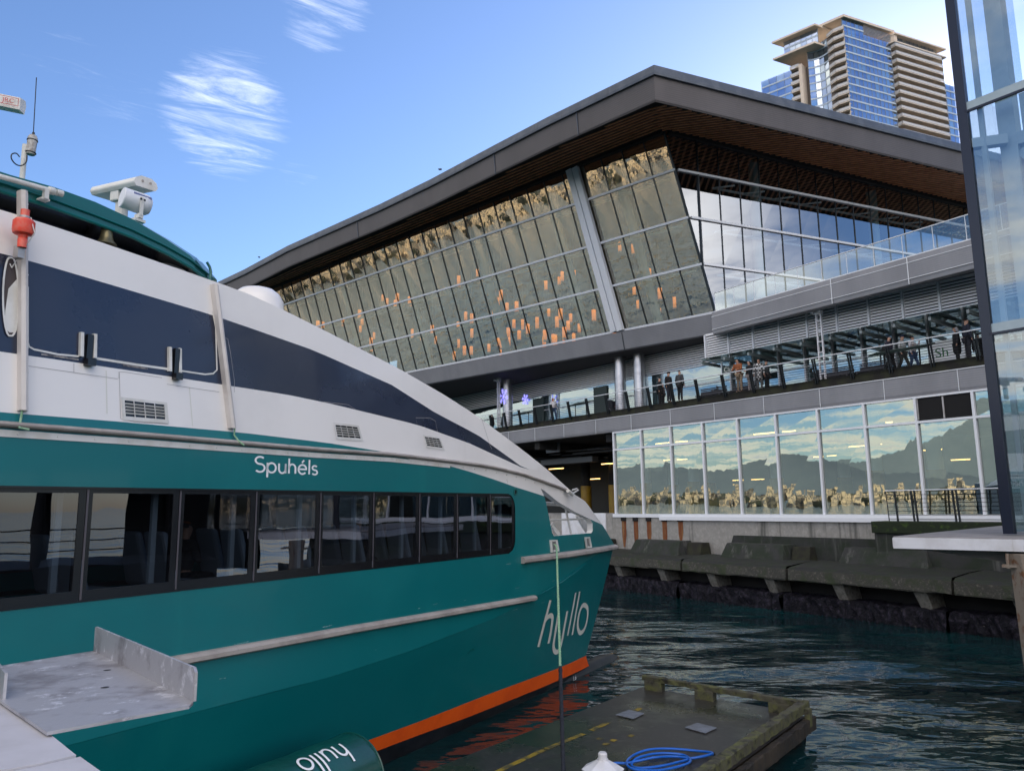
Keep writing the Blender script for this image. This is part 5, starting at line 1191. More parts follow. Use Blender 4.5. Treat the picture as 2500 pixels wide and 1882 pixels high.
mb = MB(); ribbon(mb, T_([(1142, 1596), (1146, 1588), (1152, 1584), (1156, 1586)]), .02, .012); mb.build('lifting_lug', M['teal2'], fy)
# --- lettering in mono-line strokes
def arc(cx, cy, rx, ry, a0, a1, n=14): return [(cx+rx*cos(radians(a0+(a1-a0)*i/n)), cy+ry*sin(radians(a0+(a1-a0)*i/n))) for i in range(n+1)]
GL = {  # x-height 1, ascender 1.5; each glyph: (advance, strokes)
 'S': (1.00, [arc(.45, 1.13, .40, .34, 40, 270, 16)+arc(.45, .42, .42, .38, 90, -140, 16)[1:]]),
 'p': (1.05, [[(.12, -.45), (.12, .95)], arc(.50, .48, .38, .46, -180, 180, 24)]),
 'u': (.95, [[(.12, .95), (.12, .45)]+arc(.43, .42, .31, .40, 180, 360, 14)+[(.74, .95)], [(.74, .95), (.74, .02)]]),
 'h': (.95, [[(.12, 1.5), (.12, .02)], [(.12, .45)]+arc(.43, .52, .31, .42, 180, 0, 14)+[(.74, .02)]]),
 'e': (1.02, [[(.10, .50), (.86, .50)]+arc(.48, .48, .39, .46, 2, 320, 24)[1:]]),
 'l': (.36, [[(.14, 1.5), (.14, .02)]]),
 's': (.76, [arc(.34, .70, .24, .22, 30, 270, 12)+arc(.34, .25, .27, .23, 90, -150, 12)[1:]]),
 'o': (1.04, [arc(.48, .48, .40, .46, 0, 360, 28)])}
def stroke(mb, pts, w, mp):
    q = [pts[0]]
    for a, b in zip(pts, pts[1:]):
        k = max(1, int(math.hypot(b[0]-a[0], b[1]-a[1])/.12)); q += [(a[0]+(b[0]-a[0])*i/k, a[1]+(b[1]-a[1])*i/k) for i in range(1, k+1)]
    pts = q
    L = [V((a, b, 0)) for a, b in pts]; n = len(L); l, r = [], []; cl = (L[0]-L[-1]).length < 1e-4
    for i in range(n):
        a = L[i-1] if i > 0 else (L[-2] if cl else L[0]); b = L[i+1] if i < n-1 else (L[1] if cl else L[-1])
        d = (b-a).normalized(); q = V((-d.y, d.x, 0))*w/2; l.append(mp(*(L[i]+q)[:2])); r.append(mp(*(L[i]-q)[:2]))
    mb.grid([l, r])
(tS0, zS0), (tS1, zS1) = tz(621, 1152), tz(775, 1160)
adv = sum(GL[c][0] for c in 'Spuhels'); sc = (tS1-tS0)/(adv-.1); xh = abs(tz(650, 1128)[1]-tz(650, 1154)[1]); x = 0
mb = MB(); base = zS0
mp = lambda a, b: S(tS0+a*sc, base+b*xh*.98+(zS1-zS0)*a*sc/(tS1-tS0)*.5, .004)
for ch in 'Spuhels':
    for s in GL[ch][1]: stroke(mb, [(x+a, b) for a, b in s], .175, mp)
    if ch == 'e': stroke(mb, [(x+.42, 1.15), (x+.62, 1.42)], .17, mp)
    x += GL[ch][0]
mb.build('name_lettering', M['wtext'], fy, fixn=False)
# bow wordmark, drawn slanted
z5 = lambda x, y: (600+x*.4069, 1300+y*.4069)
def pstroke(mb, pts, w, off=.006):
    P = [tz(*z5(*p)) for p in pts]; ribbon(mb, P, w, off)
def smoothp(pts, n=4):
    out = []
    for i in range(len(pts)-1):
        p0 = pts[max(i-1, 0)]; p1 = pts[i]; p2 = pts[i+1]; p3 = pts[min(i+2, len(pts)-1)]
        for k in range(n):
            t = k/n; out.append(tuple(.5*((2*b)+(-a+c_)*t+(2*a-5*b+4*c_-d)*t*t+(-a+3*b-3*c_+d)*t**3) for a, b, c_, d in zip(p0, p1, p2, p3)))
    return out+[pts[-1]]
mb = MB()
pstroke(mb, [(1827, 405), (1790, 545), (1754, 684)], .125)
pstroke(mb, smoothp([(1785, 560), (1800, 520), (1822, 498), (1838, 504), (1836, 545), (1826, 610), (1815, 664)]), .12)
pstroke(mb, smoothp([(1874, 487), (1858, 590), (1846, 665), (1848, 700), (1862, 716), (1880, 703), (1893, 660), (1908, 580), (1928, 470)]), .12)
pstroke(mb, [(1979, 360), (1955, 490), (1930, 616)], .10); pstroke(mb, [(2003, 352), (1980, 480), (1958, 612)], .10)
pstroke(mb, smoothp([(2030, 432), (2048, 450), (2050, 500), (2036, 565), (2014, 598), (1998, 592), (1990, 550), (1998, 490), (2014, 445), (2030, 432)]), .12)
mb.build('logo_lettering', M['text'], fy, fixn=False)
# --- forefoot bulb with draught mark
mb = MB(); cz = -.20; tb0 = STb-2.4; te = wz(1508, 1640, .95)[0]
mb.lathe([(.26, 0), (.36, 1.0), (.38, 2.2), (.36, te-tb0-1.0), (.29, te-tb0-.35), (.18, te-tb0-.05), (.02, te-tb0)], Bp(tb0, .98, cz), dB, 18); mb.build('bulb', M['black'], fy, smooth=True)
c = wz(1403, 1655, .62); text_mesh('1.6', .16, 'draught_mark', M['wtext'], fy, Bp(c[0], Wd(c[0], c[1])-.03, c[1]) if 0 else hitP(1403, 1655, Bp(0, .50, 0), nB), dB, UP, off=0)
# --- wheelhouse and its roof
WW = .85
mb = MB(); fr0 = wz(470, 672, WW)[0]
vb = [wz(*p, .50) for p in [(0, 474), (60, 489), (300, 574), (450, 645), (505, 690)]]; tw = [-8, 0, .4, .8, 1.2, 1.6, 2.0, 2.3, 2.55]
mb.grid([[Bp(t, WW, 7.5) for t in tw], [Bp(t, WW+.1, interp(vb, t)+.03) for t in tw], [Bp(t, 9.3-WW, interp(vb, t)+.03) for t in tw], [Bp(t, 9.4-WW, 7.5) for t in tw]]); mb.quad(Bp(2.55, WW, 7.5), Bp(2.55, WW+.1, interp(vb, 2.55)+.03), Bp(2.55, 9.3-WW, interp(vb, 2.55)+.03), Bp(2.55, 9.4-WW, 7.5)); wh = mb.build('wheelhouse', M['navy'], fy)
mb = MB(); a = wz(80, 545, WW); b = wz(380, 650, WW); c = wz(450, 672, WW)
mb.grid([[Bp(t, WW-.012, 7.7) for t in tw[1:]], [Bp(t, WW+.055, interp(vb, t)-.16) for t in tw[1:]]]); mb.build('side_window', glass('wheelhouse_glass', (.08, .10, .14), .30, refl=(.55, .65, .9)), wh)
for x in (222, 425):
    t = wz(x, 600, WW)[0]; mb = MB(); mb.beam(Bp(t+.05, WW-.03, 7.6), Bp(t-.03, WW+.05, interp(vb, t)), .06, .05, upv=nB); mb.build('window_pillar', M['darkg'], wh)
VW = .50
vt = [wz(*p, VW) for p in [(0, 415), (100, 440), (200, 475), (290, 510), (400, 575), (480, 630), (512, 672)]]; vb = [wz(*p, VW) for p in [(0, 474), (60, 489), (300, 574), (450, 645), (505, 690)]]
tmax = vt[-1][0]; print('visor', vt, vb)
mb = MB(); rows = []; ws = [0, .12, .35, .8, 1.6, 2.6, 3.9, 5.2, 6.2, 7.0, 7.45, 7.7, 7.85]
tt_ = [-9, -6, -3, -1, 0, .5, 1, 1.5, 2, 2.4, 2.7, tmax-.25, tmax-.08, tmax]
rt_, rb_ = [], []
for w in ws:
    e = 1-abs(w-3.925)/3.925; ex = .9*sqrt(max(0, 1-(1-e)**2)); rise = .16*min(1, e*3); edge = .10 if w in (0, 7.85) else 0
    rt_.append([Bp(t*(1+0)+(ex*max(0, (t-0)/tmax) if t > 0 else 0), VW+w, max(interp(vt, t), interp(vb, t)+.02)+rise*(1 if t < tmax-.3 else .3)-edge*.3) for t in tt_])
    rb_.append([Bp(t+(ex*max(0, t/tmax) if t > 0 else 0), VW+w, interp(vb, t)) for t in tt_])
mb.grid(rt_); mb.grid(rb_, 1); mb.grid([rt_[0], rb_[0]]); mb.grid([rt_[-1], rb_[-1]]); mb.grid([[r[-1] for r in rt_], [r[-1] for r in rb_]]); mb.grid([[r[0] for r in rt_], [r[0] for r in rb_]])
vz = mb.build('wheelhouse_roof', [M['teal2'], M['blackp']], fy, smooth=True, merge=True)  # second slot paints the visor's underside shadow black
mb = MB(); pts = [Bp(t, VW-.02, interp(vb, t)+.02) for t in tt_[:-2]]; mb.tube(pts, .022, 8); mb.tube([p+UP*.10-nB*.0 for p in pts], .012, 6); mb.build('gutter_pipe', M['teal2'], vz, smooth=True)
p0 = [wz(x, y, VW-.05) for x, y in ((505, 640), (512, 652), (515, 665), (512, 682), (504, 694))]; mb = MB(); mb.tube([Bp(a, VW-.05, b) for a, b in p0], .02, 8); mb.build('bow_hoop', M['teal2'], vz, smooth=True)
# light tube on the roof side
a = wz(-40, 420, VW-.12); b = wz(138, 470, VW-.12); pa, pb = Bp(a[0], VW-.12, a[1]), Bp(b[0], VW-.12, b[1])
mb = MB(); dd = (pb-pa).normalized(); mb.tube([pa, pb-dd*.06], .030, 12); mb.tube([pb-dd*.09, pb-dd*.03], .046, 12); mb.tube([pb-dd*.0, pb+dd*.07], .040, 12); lt = mb.build('light_tube', M['white2'], vz, smooth=True)
mb = MB(); q = pb-dd*.12; mb.box(q-UP*.06, .05, .06, .12, (dB, nB, UP)); mb.box(q-UP*.12+nB*.04, .10, .1, .02, (dB, nB, UP)); mb.build('bracket', M['white2'], lt)
# bell
a = wz(262, 552, .55); c = Bp(a[0], .55, a[1]); mb = MB(); s = .00385*a[1]/8.0*1.05
prof = [(0, 0), (.030, -.005), (.055, -.02), (.066, -.06), (.072, -.14), (.085, -.19), (.12, -.235), (.128, -.25), (.10, -.245), (0, -.2)]
mb.lathe(prof, c, UP, 24); be = mb.build('bell', M['bronze'], fy, smooth=True); mb = MB(); mb.tube([c, c+UP*.07], .02, 8); mb.box(c+UP*.10, .06, .04, .08, (dB, nB, UP)); mb.build('bell_hanger', M['teal2'], be)
# antenna
a = wz(54, 440, 1.4); b = wz(64, 325, 1.4); c = wz(89, 190, 1.4); p, q, r = [Bp(k[0], 1.4, k[1]) for k in (a, b, c)]
mb = MB(); mb.tube([p-UP*.35, p.lerp(q, .75)], .032, 12); an = mb.build('antenna_mast', M['white2'], fy, smooth=True)
mb = MB(); h0 = wz(66, 378, 1.4); h1 = wz(72, 338, 1.4); u0, u1 = Bp(h0[0]+.02, 1.36, h0[1]), Bp(h1[0]+.02, 1.36, h1[1]); mb.tube([u0, u1, u1.lerp(u1+(u1-u0), .16), u1.lerp(u1+(u1-u0), .22)], [.052, .058, .04, .012], 14); mb.build('antenna_housing', mat('dirty_white_plastic', (.5, .48, .45), .6, c2=(.2, .16, .13), ns=14), an, smooth=True)
mb = MB()
for f in (.1, .85): k = u0.lerp(u1, f); mb.tube([k-(u1-u0)*.02, k+(u1-u0)*.02], .065, 14)
mb.build('clamp', M['darkg'], an)
mb = MB(); mb.tube([u1.lerp(u1+(u1-u0), .2), r], .006, 5); mb.tube([u1.lerp(u1+(u1-u0), .1), u1.lerp(u1+(u1-u0), .34)], .016, 8); mb.build('whip', M['darkg'], an)
mb = MB(); k0 = Bp(p.x*0+wz(48, 400, 1.36)[0], 1.36, wz(48, 400, 1.36)[1]); cb = [Bp(*((lambda v: (v[0], 1.3, v[1]))(wz(x, y, 1.3)))) for x, y in ((66, 380), (64, 396), (52, 405), (38, 401), (28, 388), (29, 377), (40, 375), (48, 384))]; mb.tube(smoothp([tuple(x) for x in cb], 4), .008, 6); mb.build('cable', M['darkg'], an)
# radar scanners
def W3(x, y, w): k = wz(x, y, w); return Bp(k[0], w, k[1])
pA, pB = W3(357, 450, 1.15), W3(248, 474, 2.5)
dd = (pB-pA).normalized(); sd = dd.cross(UP).normalized(); sd = sd if sd.dot(dB) > 0 else -sd
mb = MB(); prof = [(-.14, -.065), (.14, -.065), (.175, -.01), (.15, .06), (.075, .105), (-.075, .105), (-.15, .06), (-.175, -.01)]
r0 = [pA+sd*x+UP*y for x, y in prof]; r1 = [pB+sd*x+UP*y for x, y in prof]
mb.grid([r0+[r0[0]], r1+[r1[0]]]); mb.add(r0, [list(range(8))]); mb.add(r1, [list(range(8))]); rd = mb.build('radar_scanner', M['white2'], fy, bevel=.02)
mb = MB(); pm = pA.lerp(pB, .5); mb.box(pm-UP*.13, .26, .26, .18, (dd, sd, UP)); mb.tube([pm-UP*.2, pm-UP*.75], .09, 12); mb.build('scanner_gearbox', M['white2'], rd, bevel=.02)
mb = MB(); 
for x in (-.055, .06): mb.lathe([(.016, 0), (.02, .006), (0, .007)], pA+sd*x+UP*.03-dd*.0, -dd, 10)
mb.build('screw_caps', M['rubber'], rd)
pA, pB = W3(55, 258, 1.2), W3(-120, 222, 2.0)
dd = (pB-pA).normalized(); sd = dd.cross(UP).normalized(); sd = sd if sd.dot(dB) > 0 else -sd
mb = MB(); prof = [(-.05, -.085), (.05, -.10), (.07, .02), (.05, .085), (-.05, .075)]
r0 = [pA+sd*x+UP*y for x, y in prof]; r1 = [pB+sd*x+UP*y for x, y in prof]
mb.grid([r0+[r0[0]], r1+[r1[0]]]); mb.add(r0, [list(range(5))]); mb.add(r1, [list(range(5))]); rd2 = mb.build('radar_scanner', M['white2'], fy)
pc = hitP(22, 247, pA.lerp(pB, .2)+sd*.072*(1 if sd.dot(CAM-pA) > 0 else -1), sd)
sg = sd if sd.dot(CAM-pA) > 0 else -sd
ax_ = (-dd); text_mesh('JRC', .085, 'lettering', M['redt'], rd2, pc, ax_, UP, off=.012, sx=1.2)
mb = MB()
for a_, b_ in (((-.13, .05), (.13, .05)), ((.13, .05), (.13, -.05)), ((.13, -.05), (-.13, -.05)), ((-.13, -.05), (-.13, .05))):
    mb.beam(pc+ax_*a_[0]+UP*a_[1]+sg*.012, pc+ax_*b_[0]+UP*b_[1]+sg*.012, .004, .006)
mb.build('lettering_border', M['redt'], rd2)
mb = MB(); k = W3(-60, 300, 1.9); mb.tube([V((k.x, k.y, 8.3)), V((k.x, k.y, k.z+.2))], .08, 10); mb.build('scanner_mast', M['white2'], rd2)
# searchlight
ce = W3(330, 493, 1.05); ax_s = (nB*.45-dB*.89).normalized()*-1; ax_s = (dB*.93-nB*.25+UP*-.10).normalized()
mb = MB(); mb.lathe([(0, -.18), (.135, -.18), (.145, -.17), (.15, .12), (.142, .16), (.11, .20), (0, .21)], ce, ax_s, 28); se = mb.build('searchlight', mat('white_plastic_drum', (.66, .68, .72), .35), fy, smooth=True)
mb = MB(); mb.box(ce-nB*.158-UP*.10, .05, .012, .26, (dB, nB, UP)); mb.box(ce-nB*.11-UP*.24, .07, .1, .06, (dB, nB, UP)); mb.box(ce-UP*.30, .16, .3, .04, (dB, nB, UP)); mb.build('yoke', M['white2'], se)
mb = MB()
for k in (-.02, .035): mb.lathe([(.012, 0), (.016, .012), (0, .014)], ce-nB*.158+dB*k, -nB, 10)
mb.build('knobs', M['darkg'], se)
mb = MB(); q = [ce+ax_s*-.10-nB*.138+UP*.062, ce+ax_s*.14-nB*.138+UP*.062]; mb.beam(q[0], q[1], .004, .035); mb.build('label_plate', mat('blue_label', (.10, .13, .30), .5), se)
# distress beacon (orange) at the far left
c = S(*tz(30, 560), .24); mb = MB()
mb.lathe([(r*.86, z*.86) for r, z in [(.052, -.02), (.056, .09), (.05, .10), (.058, .14), (.115, .16), (.128, .20), (.125, .32), (.10, .35), (.06, .36), (.058, .38), (.05, .40), (.052, .48), (0, .49)]], c-UP*.24, UP, 22); bc = mb.build('distress_beacon', M['red'], fy, smooth=True)
mb = MB(); mb.tube([c+UP*.075, c+UP*.10], .052, 16); mb.build('beacon_clamp', M['alu'], bc); mb = MB(); mb.box(c-UP*.30+nB*.05, .07, .1, .14, (dB, nB, UP)); mb.build('beacon_bracket', M['alu'], bc)
mb = MB(); mb.tube([c+UP*.08-nB*.07+dB*.03, c-UP*.1-nB*.135+dB*.05, S(*tz(25, 655), .03), S(*tz(22, 645), .02)], .006, 5); mb.build('lanyard', M['white2'], bc)
# domed hatch forward and small lumps
c = W3(628, 716, 1.3); mb = MB(); mb.lathe([(.44, -.25), (.43, .02), (.37, .13), (.27, .21), (.14, .25), (0, .26)], c-UP*.16, UP, 28); mb.build('roof_dome', M['white'], fy, smooth=True)
for x, y in ((415, 655), (460, 668)): c = W3(x, y, .9); mb = MB(); mb.lathe([(.25, -.2), (.24, 0), (.15, .09), (0, .11)], c-UP*.05, UP, 20); mb.build('roof_dome', M['white'], fy, smooth=True)
# one passenger by the third window
# ================================================================ people
def skinned(name, verts, rad, edges, m, parent, sub=1):
    me = bpy.data.meshes.new(name); me.from_pydata([tuple(v) for v in verts], edges, []); me.materials.append(m)
    o = bpy.data.objects.new(name, me); COL.objects.link(o)
    md = o.modifiers.new('skin', 'SKIN'); md.use_smooth_shade = True
    sv = me.skin_vertices[0].data
    for i, r in enumerate(rad): sv[i].radius = (r, r) if not isinstance(r, tuple) else r; sv[i].use_root = (i == 0)
    s = o.modifiers.new('subsurf', 'SUBSURF'); s.levels = sub; s.render_levels = sub
    if parent: o.parent = parent; o.matrix_parent_inverse = Matrix.Translation(-parent.location)
    return o
CM = {}
def cmat(c, c2=None, ns=8):
    k = (c, c2)
    if k not in CM: CM[k] = mat('cloth_%d' % len(CM), c, .85, c2=c2, ns=ns)
    return CM[k]
def person(p, yaw, h, label, top, legs, hair=(.02, .015, .012), arms=('down', 'down'), stride=0.0, lean=0.0, hat=None, bag=None, longhair=False, skirt=False, sit=False, coat=0, group='people on the promenade', face=True):
    k = h/1.75; fx = V((cos(yaw), sin(yaw), 0)); sx = V((-sin(yaw), cos(yaw), 0))      # fx = facing direction
    def J(f, s, z): return p+fx*(f*k)+sx*(s*k)+UP*(z*k)
    o = thing('person', p, label, 'person', group); hipz = .92 if not sit else .50; ln = lean
    hip = J(0, 0, hipz); st = stride
    def X(f, s, z): return J(f+ln*(z-hipz), s, z-(abs(ln)*.25)*(z-hipz))
    dz = hipz-.92
    chest, neck, head0, head1 = X(0, 0, 1.28+dz), X(.0, 0, 1.47+dz), X(.02, 0, 1.58+dz), X(.02, 0, 1.68+dz)
    L, R = [], []
    for s, out, sg in ((1, L, 1), (-1, R, -1)):
        if sit: kn = J(.42, .1*s, .50); an = J(.45, .1*s, .08); to = J(.6, .1*s, .04)
        else: kn = J(.10*abs(st)*1.0+st*.5*sg*.5, .09*s, .50); an = J(st*sg*.55-(.1 if st*sg < 0 else 0), .10*s, .09); to = an+fx*(.15*k)-UP*.05*k
        out += [J(0, .09*s, hipz-.04), kn, an, to]
    def arm(kind, s):
        sh = X(0, .19*s, 1.42+dz)
        if kind == 'down': return [sh, X(-.02, .24*s, 1.14+dz), X(.05, .25*s, .90+dz), X(.08, .25*s, .81+dz)]
        if kind == 'rail': return [sh, X(.12, .25*s, 1.16+dz), X(.36, .15*s, 1.10+dz), X(.42, .08*s, 1.10+dz)]
        if kind == 'fold': return [sh, X(.05, .25*s, 1.16+dz), X(.24, .04*s, 1.14+dz), X(.22, -.06*s, 1.16+dz)]
        if kind == 'up': return [sh, X(.12, .24*s, 1.20+dz), X(.26, .12*s, 1.40+dz), X(.28, .08*s, 1.48+dz)]
        if kind == 'reach': return [sh, X(.22, .22*s, 1.2+dz), X(.46, .16*s, 1.12+dz), X(.54, .14*s, 1.1+dz)]
    aL, aR = arm(arms[0], 1), arm(arms[1], -1)
    vs = [hip, chest, neck, head0, head1]+L+R+aL+aR+[X(.12, 0, 1.60+dz)]
    rd = [.12, .13, .055, .085, .082]+[.085, .055, .04, .035]*2+[.055, .042, .030, .026]*2+[.014]
    ed = [(0, 1), (1, 2), (2, 3), (3, 4), (0, 5), (5, 6), (6, 7), (7, 8), (0, 9), (9, 10), (10, 11), (11, 12), (1, 13), (13, 14), (14, 15), (15, 16), (1, 17), (17, 18), (18, 19), (19, 20), (3, 21)]
    skinned('body', vs, [r*k for r in rd], ed, M['skin'], o)
    jv = [chest, X(0, 0, 1.10+dz), X(0, 0, .93-coat+dz), X(0, 0, 1.44+dz)]+aL[:3]+aR[:3]
    jr = [(.165), .150, .155+coat*.1, .07]+[.072, .060, .045]*2
    skinned('jacket', jv, [r*k for r in jr], [(0, 1), (1, 2), (0, 3), (0, 4), (4, 5), (5, 6), (0, 7), (7, 8), (8, 9)], top, o)
    tv = [hip]+L[:3]+R[:3]
    skinned('trousers', tv, [r*k for r in [.145, .10, .07, .055, .10, .07, .055]], [(0, 1), (1, 2), (2, 3), (0, 4), (4, 5), (5, 6)], legs, o)
    for q in (L, R): skinned('shoe', [q[2]-UP*.02*k, q[3]], [.055*k, .045*k], [(0, 1)], CM_SHOE, o)
    hv = [X(-.01, 0, 1.70+dz), X(-.05, 0, 1.62+dz)]+([X(-.08, 0, 1.48+dz), X(-.09, 0, 1.34+dz)] if longhair else [])
    if hair: skinned('hair', hv, [r*k for r in ([.088, .09]+([.08, .06] if longhair else []))], [(i, i+1) for i in range(len(hv)-1)], cmat(hair), o)
    if hat:
        skinned('hat', [X(.0, 0, 1.73+dz), X(-.01, 0, 1.68+dz)]+([X(.15, 0, 1.68+dz)] if hat[1] == 'cap' else []), [.085*k, .102*k]+([.035*k] if hat[1] == 'cap' else []), [(0, 1)]+([(1, 2)] if hat[1] == 'cap' else []), cmat(hat[0]), o)
    if bag: skinned('backpack', [X(-.20, 0, 1.36+dz), X(-.23, 0, 1.12+dz), X(-.2, 0, .98+dz)], [.11*k, .14*k, .10*k], [(0, 1), (1, 2)], cmat(bag), o)
    return o
CM_SHOE = cmat((.02, .02, .02))
BLK = (.012, .012, .014); DEN = (.05, .09, .18); KHA = (.34, .25, .17); WHT = (.62, .60, .62); GRY = (.10, .105, .12)
ZD = 10.1
def at(px, py, h): return V(((lambda q: (q.x, q.y, ZD))(hitz(px, py, ZD+h))))
yaw_out = atan2(nQ.y, nQ.x); yaw_l = atan2(dQ.y, dQ.x); yaw_r = yaw_l+pi
ppl = [
 (1201, 1010, 1.7, yaw_out+pi, 'person in a black coat standing behind the rail, leftmost of everyone', BLK, BLK, dict(coat=.35, hair=(.02, .02, .02))),
 (1227, 1008, 1.7, yaw_out+2.6, 'person in a dark grey coat beside the leftmost steel column', GRY, BLK, dict(coat=.3, hair=(.03, .02, .02))),
 (1351, 970, 1.66, yaw_r, 'red haired woman in a white jacket and blue jeans walking by the railing', WHT, DEN, dict(hair=(.16, .035, .02), longhair=True, stride=.35)),
 (1516, 975, 1.3, yaw_l, 'person in a pink top bending over the pushchair', (.5, .22, .28), DEN, dict(lean=.9, arms=('reach', 'reach'))),
 (1609, 921, 1.72, yaw_r+.4, 'grey haired man in black standing left of the two men beside the steel columns', BLK, BLK, dict(hair=(.25, .24, .23), arms=('fold', 'down'))),
 (1617, 934, 1.45, yaw_r+.2, 'half hidden person behind the grey haired man in black', (.05, .04, .05), BLK, dict(hair=(.2, .08, .05))),
 (1631, 907, 1.80, yaw_r, 'man in black with a black baseball cap near the steel columns', BLK, (.03, .035, .05), dict(hat=(BLK, 'cap'))),
 (1658, 902, 1.82, yaw_out+pi, 'broad man in a charcoal jacket with a shoulder bag seen from behind', (.045, .05, .055), BLK, dict(hair=(.12, .11, .10), coat=.15, bag=None)),
 (1802, 874, 1.80, yaw_out, 'man in an orange brown jacket and khaki trousers leaning on the railing', (.24, .075, .025), KHA, dict(arms=('rail', 'rail'), lean=.12, hair=(.01, .01, .01))),
 (1828, 879, 1.70, yaw_out-.3, 'woman in a black top and pale trousers with her hair tied up, at the railing', BLK, (.42, .38, .38), dict(arms=('rail', 'down'))),
 (1851, 874, 1.74, yaw_out+.4, 'woman with long black hair and a black and white checked coat', (.16, .16, .165), (.1, .1, .1), dict(longhair=True, hair=(.008, .008, .01), coat=.45, plaid=True)),
 (1869, 878, 1.74, yaw_r, 'man in a dark grey jacket and cap, rightmost of the group of four', (.06, .07, .075), BLK, dict(hat=(BLK, 'cap'))),
 (2079, 887, 1.70, yaw_r, 'person in a dark jacket, low behind the railing just right of the light mast', (.02, .018, .03), BLK, dict(hair=(.08, .05, .04))),
 (2125, 868, 1.68, yaw_r, 'person in a lilac hoodie with a dark backpack', (.24, .24, .32), DEN, dict(bag=(.015, .02, .035), hair=(.10, .08, .06), longhair=True)),
 (2168, 819, 1.74, yaw_r, 'person with black hair in navy carrying a dark bag, left of the long panel', (.02, .02, .04), BLK, dict(hair=(.01, .008, .01), stride=.3, bag=BLK)),
 (2200, 817, 1.76, yaw_r, 'man in a grey t-shirt and navy cap walking behind the long information panel', (.36, .38, .38), (.05, .055, .05), dict(hat=((.02, .03, .06), 'cap'), stride=.4)),
 (2225, 819, 1.70, yaw_r, 'auburn haired person in white top and jeans ahead of the navy cap', WHT, DEN, dict(hair=(.09, .035, .02), stride=.35, arms=('up', 'down'))),
 (2331, 796, 1.68, yaw_l+.6, 'woman with long grey hair in a black coat beside the white shop sign', BLK, BLK, dict(hair=(.32, .32, .33), longhair=True, coat=.5)),
 (2356, 776, 1.86, yaw_r+.8, 'tall man in a black beanie and navy sweater at the far right of the railing', (.015, .018, .035), (.02, .02, .03), dict(hat=(BLK, 'beanie'))),
 (2385, 812, 1.6, yaw_out+pi, 'dark clothed person half hidden behind the glass tower frame', BLK, BLK, dict(coat=.3)),
]
plaid = bpy.data.materials.new('checked_wool'); plaid.use_nodes = True; t = plaid.node_tree
ck = N(t, 'ShaderNodeTexChecker', i_Scale=9.0); ck.inputs[1].default_value = (.5, .5, .5, 1); ck.inputs[2].default_value = (.01, .01, .01, 1)
g = N(t, 'ShaderNodeNewGeometry'); LK(t, g.outputs['Position'], ck.inputs[0]); LK(t, ck.outputs[0], t.nodes['Principled BSDF'].inputs['Base Color'])
for px, py, h, yw, lab, tp, lg, kw in ppl:
    kw = dict(kw); pl_ = kw.pop('plaid', False)
    person(at(px, py, h), yw, h, lab, plaid if pl_ else cmat(tp), cmat(lg), **kw)
# pushchair
p = at(1494, 985, 1.05); pc_ = thing('pushchair', p, 'black folding pushchair standing behind the railing', 'pushchair')
mb = MB(); mb.box8([p+dQ*.3+UP*.35, p-dQ*.3+UP*.4, p-dQ*.3-nQ*.4+UP*.4, p+dQ*.3-nQ*.4+UP*.35, p+dQ*.45+UP*.95, p+dQ*.15+UP*1.05, p+dQ*.15-nQ*.4+UP*1.05, p+dQ*.45-nQ*.4+UP*.95]); mb.build('seat', cmat(BLK), pc_, bevel=.05)
mb = MB(); mb.lathe([(0, -.22), (.30, -.2), (.33, 0), (.30, .2), (0, .22)], p+dQ*.25+UP*.98-nQ*.2, nQ, 14); mb.build('hood', cmat((.02, .02, .025)), pc_)
mb = MB(); mb.tube([p+dQ*.5+UP*1.0, p-dQ*.35+UP*.12], .02, 6); mb.tube([p+dQ*.35+UP*.12, p-dQ*.1+UP*.6], .02, 6); mb.build('frame', M['duct'], pc_)
for s in (-.38, .38):
    for w in (0, -.4): mb = MB(); mb.tube([p+dQ*s+nQ*(w-.03)+UP*.12, p+dQ*s+nQ*(w+.03)+UP*.12], .12, 14); mb.build('wheel', M['darkg'], pc_)
# passengers in the cabin
for px, py, lab, c in ((455, 1262, 'seated passenger with an orange beanie behind the third cabin window', (.25, .07, .01)), (872, 1290, 'dark seated passenger behind a cabin window further forward', (.015, .013, .013))):
    (t_, z_) = wz(px, py, 1.3); q = Bp(t_, 1.3, 3.05)
    person(q, atan2(dB.y, dB.x), 1.72, lab, cmat((.02, .02, .022)), cmat(BLK), sit=True, hat=(c, 'beanie') if c[0] > .1 else None, group='passengers in the ferry cabin', arms=('fold', 'fold'))
# ================================================================ float, hose, plates, bollard cap
ZF = .45
fl = thing('float', hitz(1500, 1800, 0), 'low wet concrete mooring float with mossy timber edges beside the ferry', 'float')
c_bl = hitz(1568, 1676, ZF); c_br = hitz(1952, 1738, ZF); e_r = hitz(1722, 1900, ZF); e_l = hitz(1020, 1890, ZF); c_l2 = hitz(1400, 1742, ZF)
dr = (e_r-c_br).normalized(); db_ = (c_br-c_bl).normalized(); dl = (e_l-c_l2).normalized()
nr = c_br+dr*14; nlp = c_l2+dl*14
mb = MB(); outl = [c_bl, c_br, nr, nlp, c_l2]; mb.poly([V((q.x, q.y, .02)) for q in outl], (0, 0, ZF-.02)); mb.build('deck', M['pont'], fl)
mb = MB(); out = V((-dr.y, dr.x, 0)); out = out if out.x > 0 else -out
mb.box8([q for z in (-.6, ZF-.06) for q in (V((c_br.x, c_br.y, z)), V((c_br.x, c_br.y, z))+out*.10, V((nr.x, nr.y, z))+out*.10, V((nr.x, nr.y, z)))])
mb.build('side', M['darkt'], fl)
TH = .17
